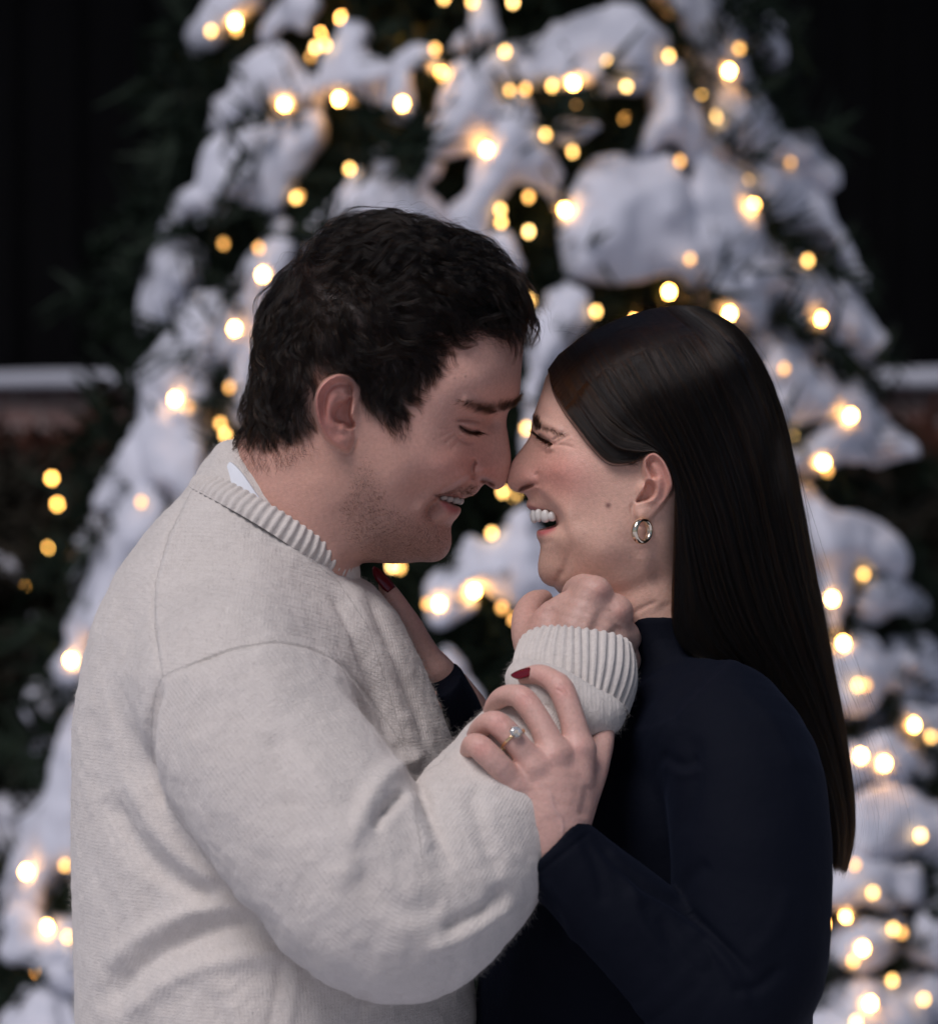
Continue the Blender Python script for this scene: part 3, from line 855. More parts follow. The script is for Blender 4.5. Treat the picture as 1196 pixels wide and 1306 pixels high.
def knit_mat(name, col, tip):
    m, nt, N, L, b = new_mat(name)
    at = N.new('ShaderNodeAttribute'); at.attribute_name = 'knit'
    tc = N.new('ShaderNodeTexCoord')
    sep = N.new('ShaderNodeSeparateXYZ'); L.new(at.outputs['Vector'], sep.inputs[0])
    def M(op, a, b_=None, c=None):
        n = N.new('ShaderNodeMath'); n.operation = op
        for i, x in enumerate((a, b_, c)):
            if x is None: continue
            if isinstance(x, (int, float)): n.inputs[i].default_value = x
            else: L.new(x, n.inputs[i])
        return n.outputs[0]
    def noise(scale, det=4, rough=0.6):
        t = N.new('ShaderNodeTexNoise'); t.inputs['Scale'].default_value = scale; t.inputs['Detail'].default_value = det; t.inputs['Roughness'].default_value = rough
        L.new(tc.outputs['Object'], t.inputs['Vector']); return t.outputs['Fac']
    warp = M('MULTIPLY', noise(90, 3), 2.4)
    u = M('MULTIPLY_ADD', sep.outputs[0], 2 * math.pi / 0.0030, warp)
    v = M('MULTIPLY_ADD', sep.outputs[1], 2 * math.pi / 0.0026, warp)
    col_ = M('SINE', u)
    st = M('SINE', M('ADD', v, M('MULTIPLY', M('ABSOLUTE', col_), 2.0)))
    fuzz = noise(900, 5, 0.7); lump = noise(200, 4, 0.6); big = noise(28, 3)
    hgt = M('ADD', M('MULTIPLY_ADD', col_, 0.10, M('MULTIPLY', st, 0.06)), M('MULTIPLY_ADD', fuzz, 0.95, M('MULTIPLY', lump, 1.15)))
    bp = N.new('ShaderNodeBump'); bp.inputs['Strength'].default_value = 0.75; bp.inputs['Distance'].default_value = 0.0012
    L.new(hgt, bp.inputs['Height']); L.new(bp.outputs['Normal'], b.inputs['Normal'])
    mr = N.new('ShaderNodeMapRange'); mr.inputs['From Min'].default_value = 0.3; mr.inputs['From Max'].default_value = 0.7
    L.new(M('ADD', M('MULTIPLY', fuzz, 0.5), M('MULTIPLY', M('ADD', lump, big), 0.25)), mr.inputs['Value'])
    mx = N.new('ShaderNodeMix'); mx.data_type = 'RGBA'
    mx.inputs['A'].default_value = (*col, 1); mx.inputs['B'].default_value = (*tip, 1)
    L.new(mr.outputs[0], mx.inputs['Factor']); L.new(mx.outputs['Result'], b.inputs['Base Color'])
    b.inputs['Roughness'].default_value = 0.95
    b.inputs['Specular IOR Level'].default_value = 0.1
    b.inputs['Sheen Weight'].default_value = 0.35
    b.inputs['Sheen Roughness'].default_value = 0.6
    return m
M_KNIT = knit_mat('cream knit', (0.58, 0.525, 0.48), (0.77, 0.71, 0.66))

def ribbed(c0, c1, axis_u, axis_w, sizes, nrib, amp, lift=0.0, lifts=None, thick=0.004, k=None, warp=None):
    """ribbed band: rings from c0 to c1 and back down inside. sizes rows (t, a, b)"""
    k = k or nrib * 10
    th = np.linspace(0, 2 * np.pi, k, endpoint=False)
    n = (c1 - c0) / np.linalg.norm(c1 - c0)
    rings, kn = [], []
    for i, (t, a, b, off) in enumerate(sizes):
        c = c0 + (c1 - c0) * t
        w = np.cos(th * nrib)
        w = np.sign(w) * np.abs(w) ** 0.7
        rr = amp * w * (0.5 if off < 0 else 1.0) + off
        r = c + np.outer(np.cos(th) * 1, axis_u) * (a + rr)[:, None] + np.outer(np.sin(th), axis_w) * (b + rr)[:, None]
        r = r + n * (lift * np.sin(th) ** 2)[:, None]
        if warp: r = warp(r, th, t)
        r = r + n * (0.0006 * w * t)[:, None]
        rings.append(r)
        kn.append(np.stack([th * 0.06, np.full(k, t * 0.03), np.zeros(k)], 1))
    v, f = loft(np.array(rings))
    return v, f, np.vstack(kn)

def band_rings(a0, b0, a1, b1, thick, n=12, bulge=0.003):
    R = []
    for t in np.linspace(0, 1, n):
        g = bulge * math.sin(math.pi * t)
        R.append((t, a0 + (a1 - a0) * t, b0 + (b1 - b0) * t, g))
    for t, o in ((1.03, -thick * 0.25), (1.035, -thick * 0.6), (1.0, -thick), (0.7, -thick), (0.2, -thick)):
        R.append((t, a1, b1, o))
    return R
u_ = np.array([0.843, 0, -0.537]); n_ = np.array([0.537, 0, 0.843]); Y_ = np.array([0, 1.0, 0])
ct = P(361, 662)
col_v, col_f, col_k = ribbed(ct - n_ * 0.0175, ct, u_, -Y_, band_rings(.074, .0735, .0685, .0675, .005), 64, .00075, lift=0.006)
# cuff of his raised sleeve
ca = np.array([0.10, 0.54, 0.835]); ca /= np.linalg.norm(ca)
cu = np.cross(ca, [0, -1.0, 0]); cu = -cu / np.linalg.norm(cu) if np.cross(ca, [0, -1.0, 0])[0] < 0 else cu / np.linalg.norm(cu)
cw = np.cross(ca, cu)
ctop = P(735, 832, -.088); cbot = ctop - ca * 0.050
def cuffwarp(r, th, t):
    s = 0.004 * (1 - t) * np.sin(th * 2 + 1.0) + 0.0025 * np.sin(th * 3 + t * 3)
    return r + np.outer(s, ca) + np.outer(0.002 * np.sin(th * 4 + 2 + t * 2), cu)
cuf_v, cuf_f, cuf_k = ribbed(cbot, ctop, cu, cw, band_rings(.0400, .040, .0408, .0385, .005, 18, .0045), 40, .0009, warp=cuffwarp)
# the puff of sleeve that hangs over the cuff
puff_c = chain([(672, 866, -.125, .016), (700, 884, -.142, .020), (735, 905, -.148, .021), (765, 912, -.140, .0175), (783, 911, -.128, .010)])
pv, pf = sdf_mesh(lambda p: d_chain(p, puff_c), puff_c[:, :3].min(0) - .03, puff_c[:, :3].max(0) + .03, 0.0024)
pv = relax(pv, pf, 2); pv, pf = subdivide(pv, pf)
pn = vert_normals(pv, pf)
pv = pv + pn * (0.0012 * vnoise(pv, 60))[:, None]

# white shirt edge inside the collar
shr = []
k = 120; th = np.linspace(0, 2 * np.pi, k, endpoint=False)
for t, a in ((-.02, .066), (0.0, .0655), (.0035, .0645), (.0045, .0635), (.003, .063), (-.02, .063)):
    back = smooth01((-np.cos(th) - 0.1) / 0.8)
    shr.append(ct + np.outer(np.cos(th), u_) * a + np.outer(np.sin(th), -Y_) * a * 0.99 + n_ * (t - 0.005 + 0.004 * np.sin(th) ** 2 + (0.016 if t > -.01 else 0) * back)[:, None])
shr_v, shr_f = loft(np.array(shr))

# ------------------------------------------------------------------ woman's navy top
wt_out = [(775, 740), (772, 790), (765, 840), (748, 890), (724, 945), (700, 1000), (668, 1060), (638, 1130), (618, 1200), (606, 1306), (604, 1400), (615, 1500), (660, 1540), (850, 1545), (1000, 1540), (1040, 1500), (1040, 1400), (1036, 1306), (1036, 1200), (1030, 1100), (1015, 1000), (990, 930), (955, 870), (918, 820), (905, 780), (900, 740), (840, 725)]
wt_ctrl = [(840, 770, 48), (840, 830, 60), (800, 830, 44), (880, 830, 56), (900, 880, 105), (850, 890, 100), (940, 930, 120), (900, 960, 145), (820, 960, 120), (780, 1000, 110), (720, 1040, 70), (900, 1060, 150), (980, 1020, 105), (700, 1180, 100), (820, 1180, 140), (960, 1180, 130), (820, 1300, 142), (660, 1300, 84), (980, 1300, 115), (820, 1450, 150), (660, 1450, 90), (980, 1450, 120)]
wtor = Profile(wt_out, wt_ctrl, h=0.002)
warm_c = chain([(922, 930, -.120, .050), (946, 985, -.148, .057), (956, 1060, -.168, .0575), (958, 1150, -.182, .0575), (952, 1235, -.192, .056), (920, 1280, -.198, .052), (855, 1222, -.200, .042), (775, 1150, -.198, .036), (702, 1082, -.196, .0315), (650, 1030, -.19, .030)])
wfar_c = chain([(915, 940, .120, .050), (900, 1060, .165, .050), (800, 1120, .165, .046), (690, 1060, .125, .038), (612, 985, .07, .0285), (574, 905, .036, .0235), (545, 850, .02, .022)])
wr = P(701, 1081, -.196); wax = P(640, 1030, -.194) - P(702, 1082, -.196); wax = wax + np.array([-.0, 0, .006]); wax /= np.linalg.norm(wax)
wfr = P(560, 860, .03); wfax = P(540, 824, .01) - P(574, 885, .036); wfax /= np.linalg.norm(wfax)
def f_top(p):
    t = wtor.field(p)
    a = np.maximum(d_chain(p, warm_c), (p - wr) @ wax)
    b = np.maximum(d_chain(p, wfar_c), (p - wfr) @ wfax)
    up = smooth01((p[:, 2] - P(0, 1010)[2]) / 0.06)
    kk = 0.008 + 0.04 * up
    return smin(smin(t, a, kk), b, kk)
lo = np.array([P(530, 0, 0.1)[0], -.27, P(0, 1550)[2]]); hi = np.array([P(1075, 0)[0], .24, P(0, 715)[2]])
tv, tf = sdf_mesh(f_top, lo, hi, 0.003)
tv = relax(tv, tf, 1, 0.4); tv, tf = subdivide(tv, tf)
top_st = [
    ('line', [(750, 1060), (790, 1105), (820, 1130), (865, 1155), (915, 1200), (970, 1255)], 7, -4.0),
    ('line', [(865, 1155), (880, 1120), (905, 1100)], 10, -2.0), ('line', [(775, 1080), (800, 1120), (820, 1160)], 8, 2.0), ('line', [(742, 1062), (762, 1110), (770, 1160)], 8, -2.0),
    ('line', [(800, 1130), (818, 1180), (850, 1230)], 9, 2.2), ('line', [(690, 1120), (720, 1160), (735, 1210)], 8, 2.0), ('line', [(840, 1165), (862, 1210), (900, 1250)], 9, -2.2), ('line', [(875, 1175), (920, 1220), (960, 1290)], 8, 2.4),
    ('line', [(1000, 1230), (965, 1260), (930, 1262)], 9, -2.4), ('line', [(1010, 1130), (985, 1190), (950, 1230)], 12, 1.6),
    ('line', [(915, 848), (880, 866), (850, 890), (825, 925)], 8, 2.4), ('line', [(905, 870), (872, 890), (850, 925)], 8, -2.2), ('line', [(870, 840), (840, 850), (812, 872)], 7, -2.0), ('line', [(860, 858), (832, 872), (812, 895)], 7, 1.8),
    ('line', [(930, 860), (985, 920), (1020, 990)], 12, 1.6), ('line', [(840, 960), (868, 975), (890, 966)], 7, -1.8), ('line', [(842, 972), (868, 988), (894, 978)], 7, 1.6), ('line', [(880, 930), (885, 1000), (870, 1070)], 12, -2.2),
    ('line', [(659, 1116), (700, 1080), (745, 1046)], 4, 0.9), ('line', [(672, 1126), (712, 1094), (757, 1057)], 3, -1.0),
]
tv = displace(tv, tf, top_st)
tn = vert_normals(tv, tf)
tv = tv + tn * (0.0010 * vnoise(tv, 38))[:, None]
nc = []
th = np.linspace(0, 2 * np.pi, 96, endpoint=False)
for (cx, cy, a, b) in ((850, 850, .060, .066), (846, 832, .0515, .060), (843, 815, .0470, .0565), (840, 800, .0445, .0545), (838.5, 789, .0440, .0538), (838, 786, .0425, .0525), (838, 790, .041, .051), (840, 815, .041, .051)):
    c = P(cx, cy)
    nc.append(c + np.outer(np.cos(th), [1, 0, -0.02]) * a + np.outer(np.sin(th), -Y_) * b + np.outer(np.sin(th) ** 2, [0, 0, 1]) * 0.001 + np.outer(vnoise(np.stack([np.cos(th) * 2, np.sin(th) * 2, np.full(96, cy * .05)], 1), 1.0), [0.0008, 0, 0.0012]))
nck_v, nck_f = loft(np.array(nc))
nck_v, nck_f = subdivide(nck_v, nck_f)
tv, tf, _ = merge([(tv, tf), (nck_v, nck_f)])

def navy_mat():
    m, nt, N, L, b = new_mat('navy jersey')
    b.inputs['Base Color'].default_value = (0.0016, 0.0027, 0.0075, 1)
    b.inputs['Roughness'].default_value = 0.8
    b.inputs['Specular IOR Level'].default_value = 0.12
    b.inputs['Sheen Weight'].default_value = 0.02
    b.inputs['Sheen Tint'].default_value = (0.35, 0.5, 1.0, 1)
    tc = N.new('ShaderNodeTexCoord')
    t = N.new('ShaderNodeTexNoise'); t.inputs['Scale'].default_value = 45; t.inputs['Detail'].default_value = 5
    L.new(tc.outputs['Object'], t.inputs['Vector'])
    bp = N.new('ShaderNodeBump'); bp.inputs['Strength'].default_value = 0.35; bp.inputs['Distance'].default_value = 0.004
    t2 = N.new('ShaderNodeTexNoise'); t2.inputs['Scale'].default_value = 700; t2.inputs['Detail'].default_value = 4
    L.new(tc.outputs['Object'], t2.inputs['Vector'])
    ad = N.new('ShaderNodeMath'); ad.operation = 'MULTIPLY_ADD'; ad.inputs[1].default_value = 0.12
    L.new(t2.outputs['Fac'], ad.inputs[0]); L.new(t.outputs['Fac'], ad.inputs[2])
    L.new(ad.outputs[0], bp.inputs['Height']); L.new(bp.outputs['Normal'], b.inputs['Normal'])
    return m
M_NAVY = navy_mat()

# ------------------------------------------------------------------ hands
def hand_mesh(palm, fingers, k=0.008, h=0.0014, root_k=0.006):
    pc = [chain(c, 4) for c in palm]; fc = [chain(c, 5) for c in fingers]
    def fn(p):
        d = d_chain(p, pc[0], .025)
        for c in pc[1:]:
            d = smin(d, d_chain(p, c, .025), k)
        e = d_chain(p, fc[0], .012)
        for c in fc[1:]:
            e = smin(e, d_chain(p, c, .012), 0.0012)
        return smin(d, e, root_k)
    a = np.vstack(pc + fc)
    v, f = sdf_mesh(fn, a[:, :3].min(0) - .02, a[:, :3].max(0) + .02, h, cs=3)
    v = relax(v, f, 2, 0.5)
    return subdivide(v, f)

def nail(c, d, n, w, L, tip=0.5):
    """almond nail plate: c base centre, d along, n outward"""
    d = d / np.linalg.norm(d); n = n - d * (n @ d); n /= np.linalg.norm(n); s = np.cross(d, n)
    V = []
    for dz in (0.0004, -0.0005):
        for i in range(15):
            t = i / 14
            ww = w * (1 - max(0, (t - 0.45) / 0.55) ** 2.4 * 0.80) * (0.80 + 0.20 * min(1, t / 0.2))
            for j in range(9):
                x = (j / 8 * 2 - 1)
                V.append(c + d * (t * L) + s * (x * ww) + n * (dz - 0.45 * w * x * x * (ww / w) - 0.12 * L * max(0, t - .4) ** 2))
    F = []
    for b in (0, 135):
        for i in range(14):
            for j in range(8):
                q = [b + i * 9 + j, b + i * 9 + j + 1, b + (i + 1) * 9 + j + 1, b + (i + 1) * 9 + j]
                F.append(q if b == 0 else q[::-1])
    rim = [i * 9 for i in range(15)] + [14 * 9 + j for j in range(1, 9)] + [i * 9 + 8 for i in range(13, -1, -1)] + [j for j in range(7, 0, -1)]
    for a, b in zip(rim, rim[1:] + rim[:1]):
        F.append([a, a + 135, b + 135, b])
    return np.array(V), np.array(F)

# her left hand on his sleeve
hl_palm = [
    [(716, 1092, -.197, .0200), (712, 1060, -.198, .0205), (728, 1010, -.192, .0165), (738, 960, -.187, .0118)],
    [(706, 1092, -.198, .0200), (700, 1050, -.199, .0205), (706, 1005, -.200, .0160), (707, 966, -.197, .0118)],
    [(698, 1095, -.198, .0190), (690, 1050, -.199, .0190), (685, 1015, -.202, .0150), (682, 981, -.204, .0112)],
    [(694, 1098, -.198, .0175), (680, 1060, -.198, .0175), (667, 1030, -.200, .0140), (659, 1005, -.205, .0110)],
]
hl_f = [
    [(738, 955, -.187, .0120), (729, 915, -.182, .0100), (716, 880, -.175, .0102), (704, 868, -.168, .0088), (690, 861, -.160, .0082), (677, 861, -.152, .0072), (669, 864, -.147, .0060)],
    [(707, 962, -.198, .0120), (690, 925, -.192, .0098), (669, 894, -.184, .0098), (655, 887, -.176, .0086), (641, 889, -.166, .0080), (631, 898, -.153, .0072), (625, 908, -.142, .0058)],
    [(682, 978, -.204, .0114), (660, 950, -.207, .0096), (637, 925, -.204, .0096), (624, 922, -.196, .0086), (613, 929, -.184, .0080), (606, 940, -.168, .0072), (603, 950, -.154, .0058)],
    [(659, 1004, -.205, .0112), (637, 978, -.215, .0098), (615, 956, -.214, .0098), (605, 950, -.206, .0088), (600, 955, -.194, .0080), (598, 966, -.181, .0070), (600, 978, -.170, .0056)],
    [(728, 1050, -.192, .0150), (744, 1015, -.184, .0125), (756, 988, -.174, .0108), (763, 965, -.164, .0100), (768, 946, -.154, .0092), (771, 930, -.144, .0076), (771, 921, -.138, .0060)],
]
hl_f = [[(x, y, d, r * .93) for x, y, d, r in f] for f in hl_f]
hlv, hlf = hand_mesh(hl_palm, hl_f)
hl_st = [
    ('blob', 739, 953, 13, 11, 0, 1.2), ('blob', 707, 964, 13, 11, 0, 1.6), ('blob', 681, 980, 12, 10, 0, 1.5), ('blob', 658, 1005, 11, 10, 0, 1.2),
    ('line', [(712, 872), (720, 878), (726, 886)], 1.6, -.5), ('line', [(708, 878), (717, 884), (724, 893)], 1.6, -.5), ('line', [(664, 886), (671, 890), (677, 897)], 1.6, -.5), ('line', [(634, 917), (640, 922), (645, 929)], 1.6, -.45), ('line', [(612, 950), (617, 955), (622, 963)], 1.6, -.45),
    ('line', [(735, 975), (728, 1010), (718, 1050)], 6, .4), ('line', [(706, 985), (704, 1015), (702, 1050)], 6, .4), ('line', [(683, 1000), (688, 1025), (692, 1050)], 6, .35),
    ('line', [(722, 985), (715, 1020), (710, 1050)], 8, .5), ('line', [(693, 990), (696, 1020), (697, 1050)], 8, .6), ('line', [(668, 1015), (678, 1035), (686, 1060)], 8, .6),
    ('line', [(700, 1005), (706, 1030), (716, 1045), (718, 1070)], 2.4, .55), ('line', [(752, 1000), (748, 1020), (742, 1045)], 7, -1.6), ('line', [(690, 1095), (712, 1085), (738, 1062)], 3, -.5),
]
hlv = displace(hlv, hlf, hl_st)
SK_WH = (0.62, 0.375, 0.315)
hl_paint = [(('blob', 716, 880, 12, 12, 0, .5), (0.62, .26, .22)), (('blob', 669, 892, 12, 12, 0, .5), (0.62, .26, .22)), (('blob', 637, 922, 12, 12, 0, .5), (0.62, .26, .22)), (('blob', 614, 955, 12, 12, 0, .55), (0.62, .26, .22)),
    (('blob', 739, 955, 12, 12, 0, .25), (0.62, .28, .24)), (('blob', 707, 965, 12, 12, 0, .2), (0.62, .28, .24)), (('blob', 690, 864, 14, 10, 0, .3), (0.64, .28, .24)),
    (('line', [(700, 1005), (706, 1030), (716, 1045), (718, 1070)], 3, .25), (0.46, .33, .32))]
# his right hand under her chin
hr_palm = [
    [(712, 870, -.088, .0230), (728, 832, -.088, .0215), (742, 795, -.086, .0175), (757, 758, -.084, .0125)],
    [(722, 872, -.086, .0230), (742, 835, -.085, .0210), (766, 806, -.083, .0165), (784, 781, -.080, .0120)],
    [(728, 874, -.082, .0220), (752, 842, -.080, .0200), (776, 826, -.076, .0160), (794, 812, -.070, .0115)],
    [(730, 880, -.076, .0210), (756, 855, -.072, .0190), (782, 848, -.066, .0140), (797, 842, -.060, .0105)],
    [(705, 865, -.078, .0220), (700, 830, -.070, .0200), (705, 800, -.066, .0180), (725, 778, -.070, .0140)],
]
hr_f = [
    [(757, 757, -.083, .0122), (744, 750, -.064, .0108), (733, 757, -.045, .0100), (738, 772, -.030, .0090), (750, 782, -.022, .0078)],
    [(785, 780, -.079, .0118), (788, 778, -.056, .0105), (778, 784, -.036, .0100), (768, 798, -.028, .0088), (766, 812, -.030, .0078)],
    [(794, 811, -.069, .0112), (801, 816, -.048, .0100), (793, 826, -.030, .0094), (780, 832, -.028, .0085), (774, 842, -.032, .0074)],
    [(797, 841, -.060, .0100), (802, 852, -.044, .0092), (793, 862, -.030, .0086), (782, 864, -.030, .0076), (776, 868, -.034, .0066)],
    [(696, 850, -.072, .0180), (679, 818, -.058, .0150), (672, 797, -.046, .0120), (674, 781, -.034, .0112), (682, 770, -.022, .0100), (692, 765, -.012, .0080)],
]
hrv, hrf = hand_mesh(hr_palm, hr_f, k=0.010)
hr_st = [('blob', 764, 752, 13, 11, 0, 2.2), ('blob', 791, 780, 11, 10, 0, 2.0), ('blob', 799, 813, 9, 9, 0, 1.6), ('line', [(757, 775), (748, 800), (738, 825)], 6, .8), ('line', [(780, 795), (768, 812), (752, 832)], 6, .8),
    ('line', [(770, 775), (762, 795), (750, 815)], 7, -1.2), ('line', [(790, 797), (782, 812), (768, 830)], 7, -1.4), ('line', [(700, 775), (706, 792), (704, 815)], 9, -1.2), ('line', [(664, 800), (672, 796), (682, 794)], 2, -.4)]
hrv = displace(hrv, hrf, hr_st)
SK_MH = (0.56, 0.345, 0.285)
hr_paint = [(('blob', 768, 755, 13, 12, 0, .4), (0.58, .25, .20)), (('blob', 793, 782, 11, 11, 0, .4), (0.58, .25, .20)), (('blob', 777.5, 778.5, 1.4, 1.4, 0, .6), (.25, .13, .1)), (('blob', 680, 790, 25, 30, 0, .3), (0.54, .25, .2))]
# her right hand on his chest
hf_palm = [[(600, 930, .052, .019), (585, 900, .046, .019), (568, 872, .040, .016), (556, 856, .034, .0125)], [(602, 932, .060, .019), (590, 905, .060, .018), (570, 880, .060, .015), (556, 862, .058, .012)], [(602, 936, .07, .018), (590, 912, .076, .017), (570, 890, .08, .014), (554, 872, .08, .0115)], [(600, 940, .078, .017), (590, 920, .09, .015), (570, 900, .098, .013), (556, 884, .1, .011)]]
hf_f = [[(555, 853, .033, .0120), (539, 826, .029, .0098), (524, 800, .026, .0096), (512, 780, .022, .0084), (502, 765, .020, .0080), (495, 754, .018, .0070), (491, 746, .017, .0056)],
    [(555, 860, .057, .0115), (535, 832, .056, .0095), (514, 806, .05, .0092), (490, 778, .044, .0075), (482, 768, .042, .0056)],
    [(553, 870, .08, .011), (530, 846, .08, .009), (510, 822, .074, .0088), (488, 796, .066, .0072), (480, 786, .064, .0054)],
    [(555, 882, .1, .0105), (535, 862, .1, .0085), (520, 842, .096, .008), (504, 824, .09, .0068), (498, 816, .088, .005)],
    [(590, 900, .03, .013), (566, 870, .012, .011), (552, 872, -.004, .0095), (540, 880, -.012, .0085), (535, 890, -.014, .0065)]]
hf_f[4] = [(594, 912, .05, .013), (574, 896, .03, .0115), (556, 896, .018, .0100), (546, 905, .010, .0085), (542, 915, .008, .0065)]
hfv, hff = hand_mesh(hf_palm, hf_f, h=0.0018)
# ------------------------------------------------------------------ hair
mn = vert_normals(mv, mf); wn_ = vert_normals(wv, wf)
if (mn[:, 2][mv[:, 2] > mv[:, 2].max() - .005]).mean() < 0: mn = -mn
if (wn_[:, 2][wv[:, 2] > wv[:, 2].max() - .005]).mean() < 0: wn_ = -wn_

def flow_field(q, ctrl):
    c = np.array(ctrl, float)
    w = 1.0 / (((q[:, None] - c[None, :, :2]) ** 2).sum(2) + 400.0) ** 1.5
    d = (w[:, :, None] * c[None, :, 2:4]).sum(1)
    return d / np.maximum(np.linalg.norm(d, axis=1), 1e-9)[:, None]

def outward(prof, p, n_min):
    """push points out of a profile body until they clear it by n_min"""
    for _ in range(2):
        f = prof.field(p)
        e = 0.0015
        g = np.stack([prof.field(p + np.eye(3)[k] * e) - prof.field(p - np.eye(3)[k] * e) for k in range(3)], 1)
        g /= np.maximum(np.linalg.norm(g, axis=1), 1e-9)[:, None]
        p = p + g * np.maximum(n_min - f, 0)[:, None]
    return p

def grow(prof, roots, nrm, flow, length, npts, lift0, lift1, wave, wlen, rng, clear=0.0012, follow=True, nclump=0, clump=0.6, flip=False):
    """vectorised strand growth"""
    N = len(roots)
    p = roots.copy(); out = [p.copy()]
    n = nrm.copy()
    ph = rng.random(N) * 6.28; ph2 = rng.random(N) * 6.28
    amp = wave * (0.5 + rng.random(N)); wl = wlen * (0.7 + 0.6 * rng.random(N))
    if nclump:
        ci = rng.choice(N, nclump, replace=False)
        cid = np.zeros(N, int)
        for s in range(0, N, 2000):
            cid[s:s + 2000] = ((roots[s:s + 2000, None] - roots[ci][None]) ** 2).sum(2).argmin(1)
        g = ci[cid]
        ph = (4.5 * vnoise(roots, 55) + 1.2 * ph / 6.28)[g]; ph2 = (4.0 * vnoise(roots + 3, 45) + .8 * ph2 / 6.28)[g]; amp = (wave * (1 + .6 * vnoise(roots + 7, 60)))[g]; wl = (wlen * (1 + .25 * vnoise(roots + 11, 40)))[g]
        length = 0.75 * length[g] + 0.25 * length
        flowr = 0.85 * vnoise(roots + 5, 48) + 0.30 * (rng.random(N) - .5)
        flowr = flowr[g] + 0.10 * (rng.random(N) - .5)
    else:
        flowr = (rng.random(N) - .5) * 0.5
    ds = length / (npts - 1)
    for k in range(1, npts):
        s = k / (npts - 1)
        f2 = flow(PX(p))
        c, sn = np.cos(flowr), np.sin(flowr)
        f2 = np.stack([f2[:, 0] * c - f2[:, 1] * sn, f2[:, 0] * sn + f2[:, 1] * c], 1)
        t = np.stack([f2[:, 0], np.zeros(N), -f2[:, 1]], 1)
        t -= n * (t * n).sum(1)[:, None]
        t /= np.maximum(np.linalg.norm(t, axis=1), 1e-6)[:, None]
        side = np.cross(n, t)
        lf = lift0 + (lift1 - lift0) * s
        a = ph + 6.28 * s * length / wl
        d = t + n * (lf + 0.8 * amp * np.cos(a * 0.8 + ph2))[:, None] + side * (amp * 1.3 * np.cos(a))[:, None]
        d /= np.linalg.norm(d, axis=1)[:, None]
        p = p + d * ds[:, None]
        p = outward(prof, p, clear)
        out.append(p.copy())
    A = np.stack(out, 1)
    if nclump:
        w = (clump * np.linspace(0, 1, npts) ** 0.8)[None, :, None]
        off = (roots - roots[g])[:, None]
        A = A * (1 - w) + w * (A[g] + off * 0.45)
    return A

def pick(v, n, poly, count, rng, soft=6, near=1.0):
    q = PX(v)
    d = np.full(len(v), -1e3)
    pl = np.asarray(poly, float)
    m = ((q > pl.min(0) - 2) & (q < pl.max(0) + 2)).all(1)
    d[m] = poly_sd(q[m], pl)
    w = np.clip(d / soft + 0.2, 0, 1) * np.where(v[:, 1] > 0.01, near, 1.0)
    i = rng.choice(len(v), count, p=w / w.sum())
    return v[i] + rng.normal(0, 0.0004, (count, 3)), n[i], q[i]

rg = np.random.default_rng(21)
man_flow_c = [(350, 400, -.35, 1), (325, 470, -.1, 1), (325, 540, .15, 1), (380, 500, .05, 1), (450, 400, .55, .75), (430, 450, .25, 1), (425, 325, .8, -.1), (385, 345, .35, .75), (355, 355, -.1, 1), (470, 305, .85, -.25), (520, 350, .9, .25), (560, 310, 1, -.15), (610, 340, 1, .15), (640, 375, .95, .35), (655, 405, .9, .3), (630, 420, 1, .1),
    (580, 390, 1, .1), (600, 425, 1, -.02), (570, 425, .95, .05), (520, 430, .75, .6), (540, 470, .45, .9), (515, 510, .25, 1), (490, 535, .15, 1), (470, 500, .3, 1), (360, 560, .5, .9)]
man_flow = lambda q: flow_field(q, man_flow_c)
hair_poly = [(666, 400), (655, 412), (628, 410), (602, 408), (578, 414), (562, 430), (556, 455), (548, 478), (532, 500), (519, 516), (514, 540), (498, 543), (484, 530), (470, 520), (459, 512), (458, 492), (447, 475), (432, 470), (415, 474), (401, 492), (397, 520), (402, 545), (380, 560), (350, 572), (300, 572), (292, 540), (310, 440), (330, 370), (380, 310), (450, 280), (540, 285), (620, 320), (660, 360), (672, 400)]
r0, rn, rq = pick(mv, mn, hair_poly, 38000, rg, soft=10, near=0.55)
topness = smooth01((450 - rq[:, 1] + (rq[:, 0] - 420) * 0.25) / 130)
edge = smooth01((np.minimum(poly_sd(rq, np.array(hair_poly, float)), 40)) / 34)
low = smooth01((rq[:, 1] - 500) / 50)
ln = (0.030 + 0.036 * topness) * (0.45 + 0.55 * np.maximum(edge, topness)) * (1 - 0.35 * low) * (0.75 + 0.5 * rg.random(len(rq))) * (1 - 0.38 * smooth01((rq[:, 0] - 585) / 70))
A = grow(man, r0, rn, man_flow, ln, 18, 0.85, -0.95, 0.55, 0.036, rg, nclump=2400, clump=0.82)
man_hair = [a for a in A]
# loose curls above the crown, wisps at temple, ear and nape
r1, n1, q1 = pick(mv, mn, [(370, 330), (470, 285), (580, 300), (650, 360), (660, 395), (600, 350), (480, 310), (400, 340)], 420, rg, soft=8)
man_hair += [a for a in grow(man, r1, n1, man_flow, .040 + .022 * rg.random(len(r1)), 14, 1.5, -0.5, 0.95, 0.024, rg)]
r1, n1, q1 = pick(mv, mn, [(548, 405), (575, 405), (640, 418), (625, 428), (580, 430)], 150, rg, soft=5)
man_hair += [a for a in grow(man, r1, n1, man_flow, .030 + .016 * rg.random(len(r1)), 12, 0.7, -0.5, 0.7, 0.030, rg)]
r1, n1, q1 = pick(mv, mn, [(486, 530), (522, 520), (524, 545), (512, 556), (490, 548)], 240, rg, soft=5)
man_hair += [a for a in grow(man, r1, n1, man_flow, .006 + .008 * rg.random(len(r1)), 8, 0.5, 0.1, 0.6, 0.012, rg)]
r1, n1, q1 = pick(mv, mn, [(305, 560), (350, 566), (400, 556), (400, 575), (360, 596), (310, 600)], 420, rg, soft=8)
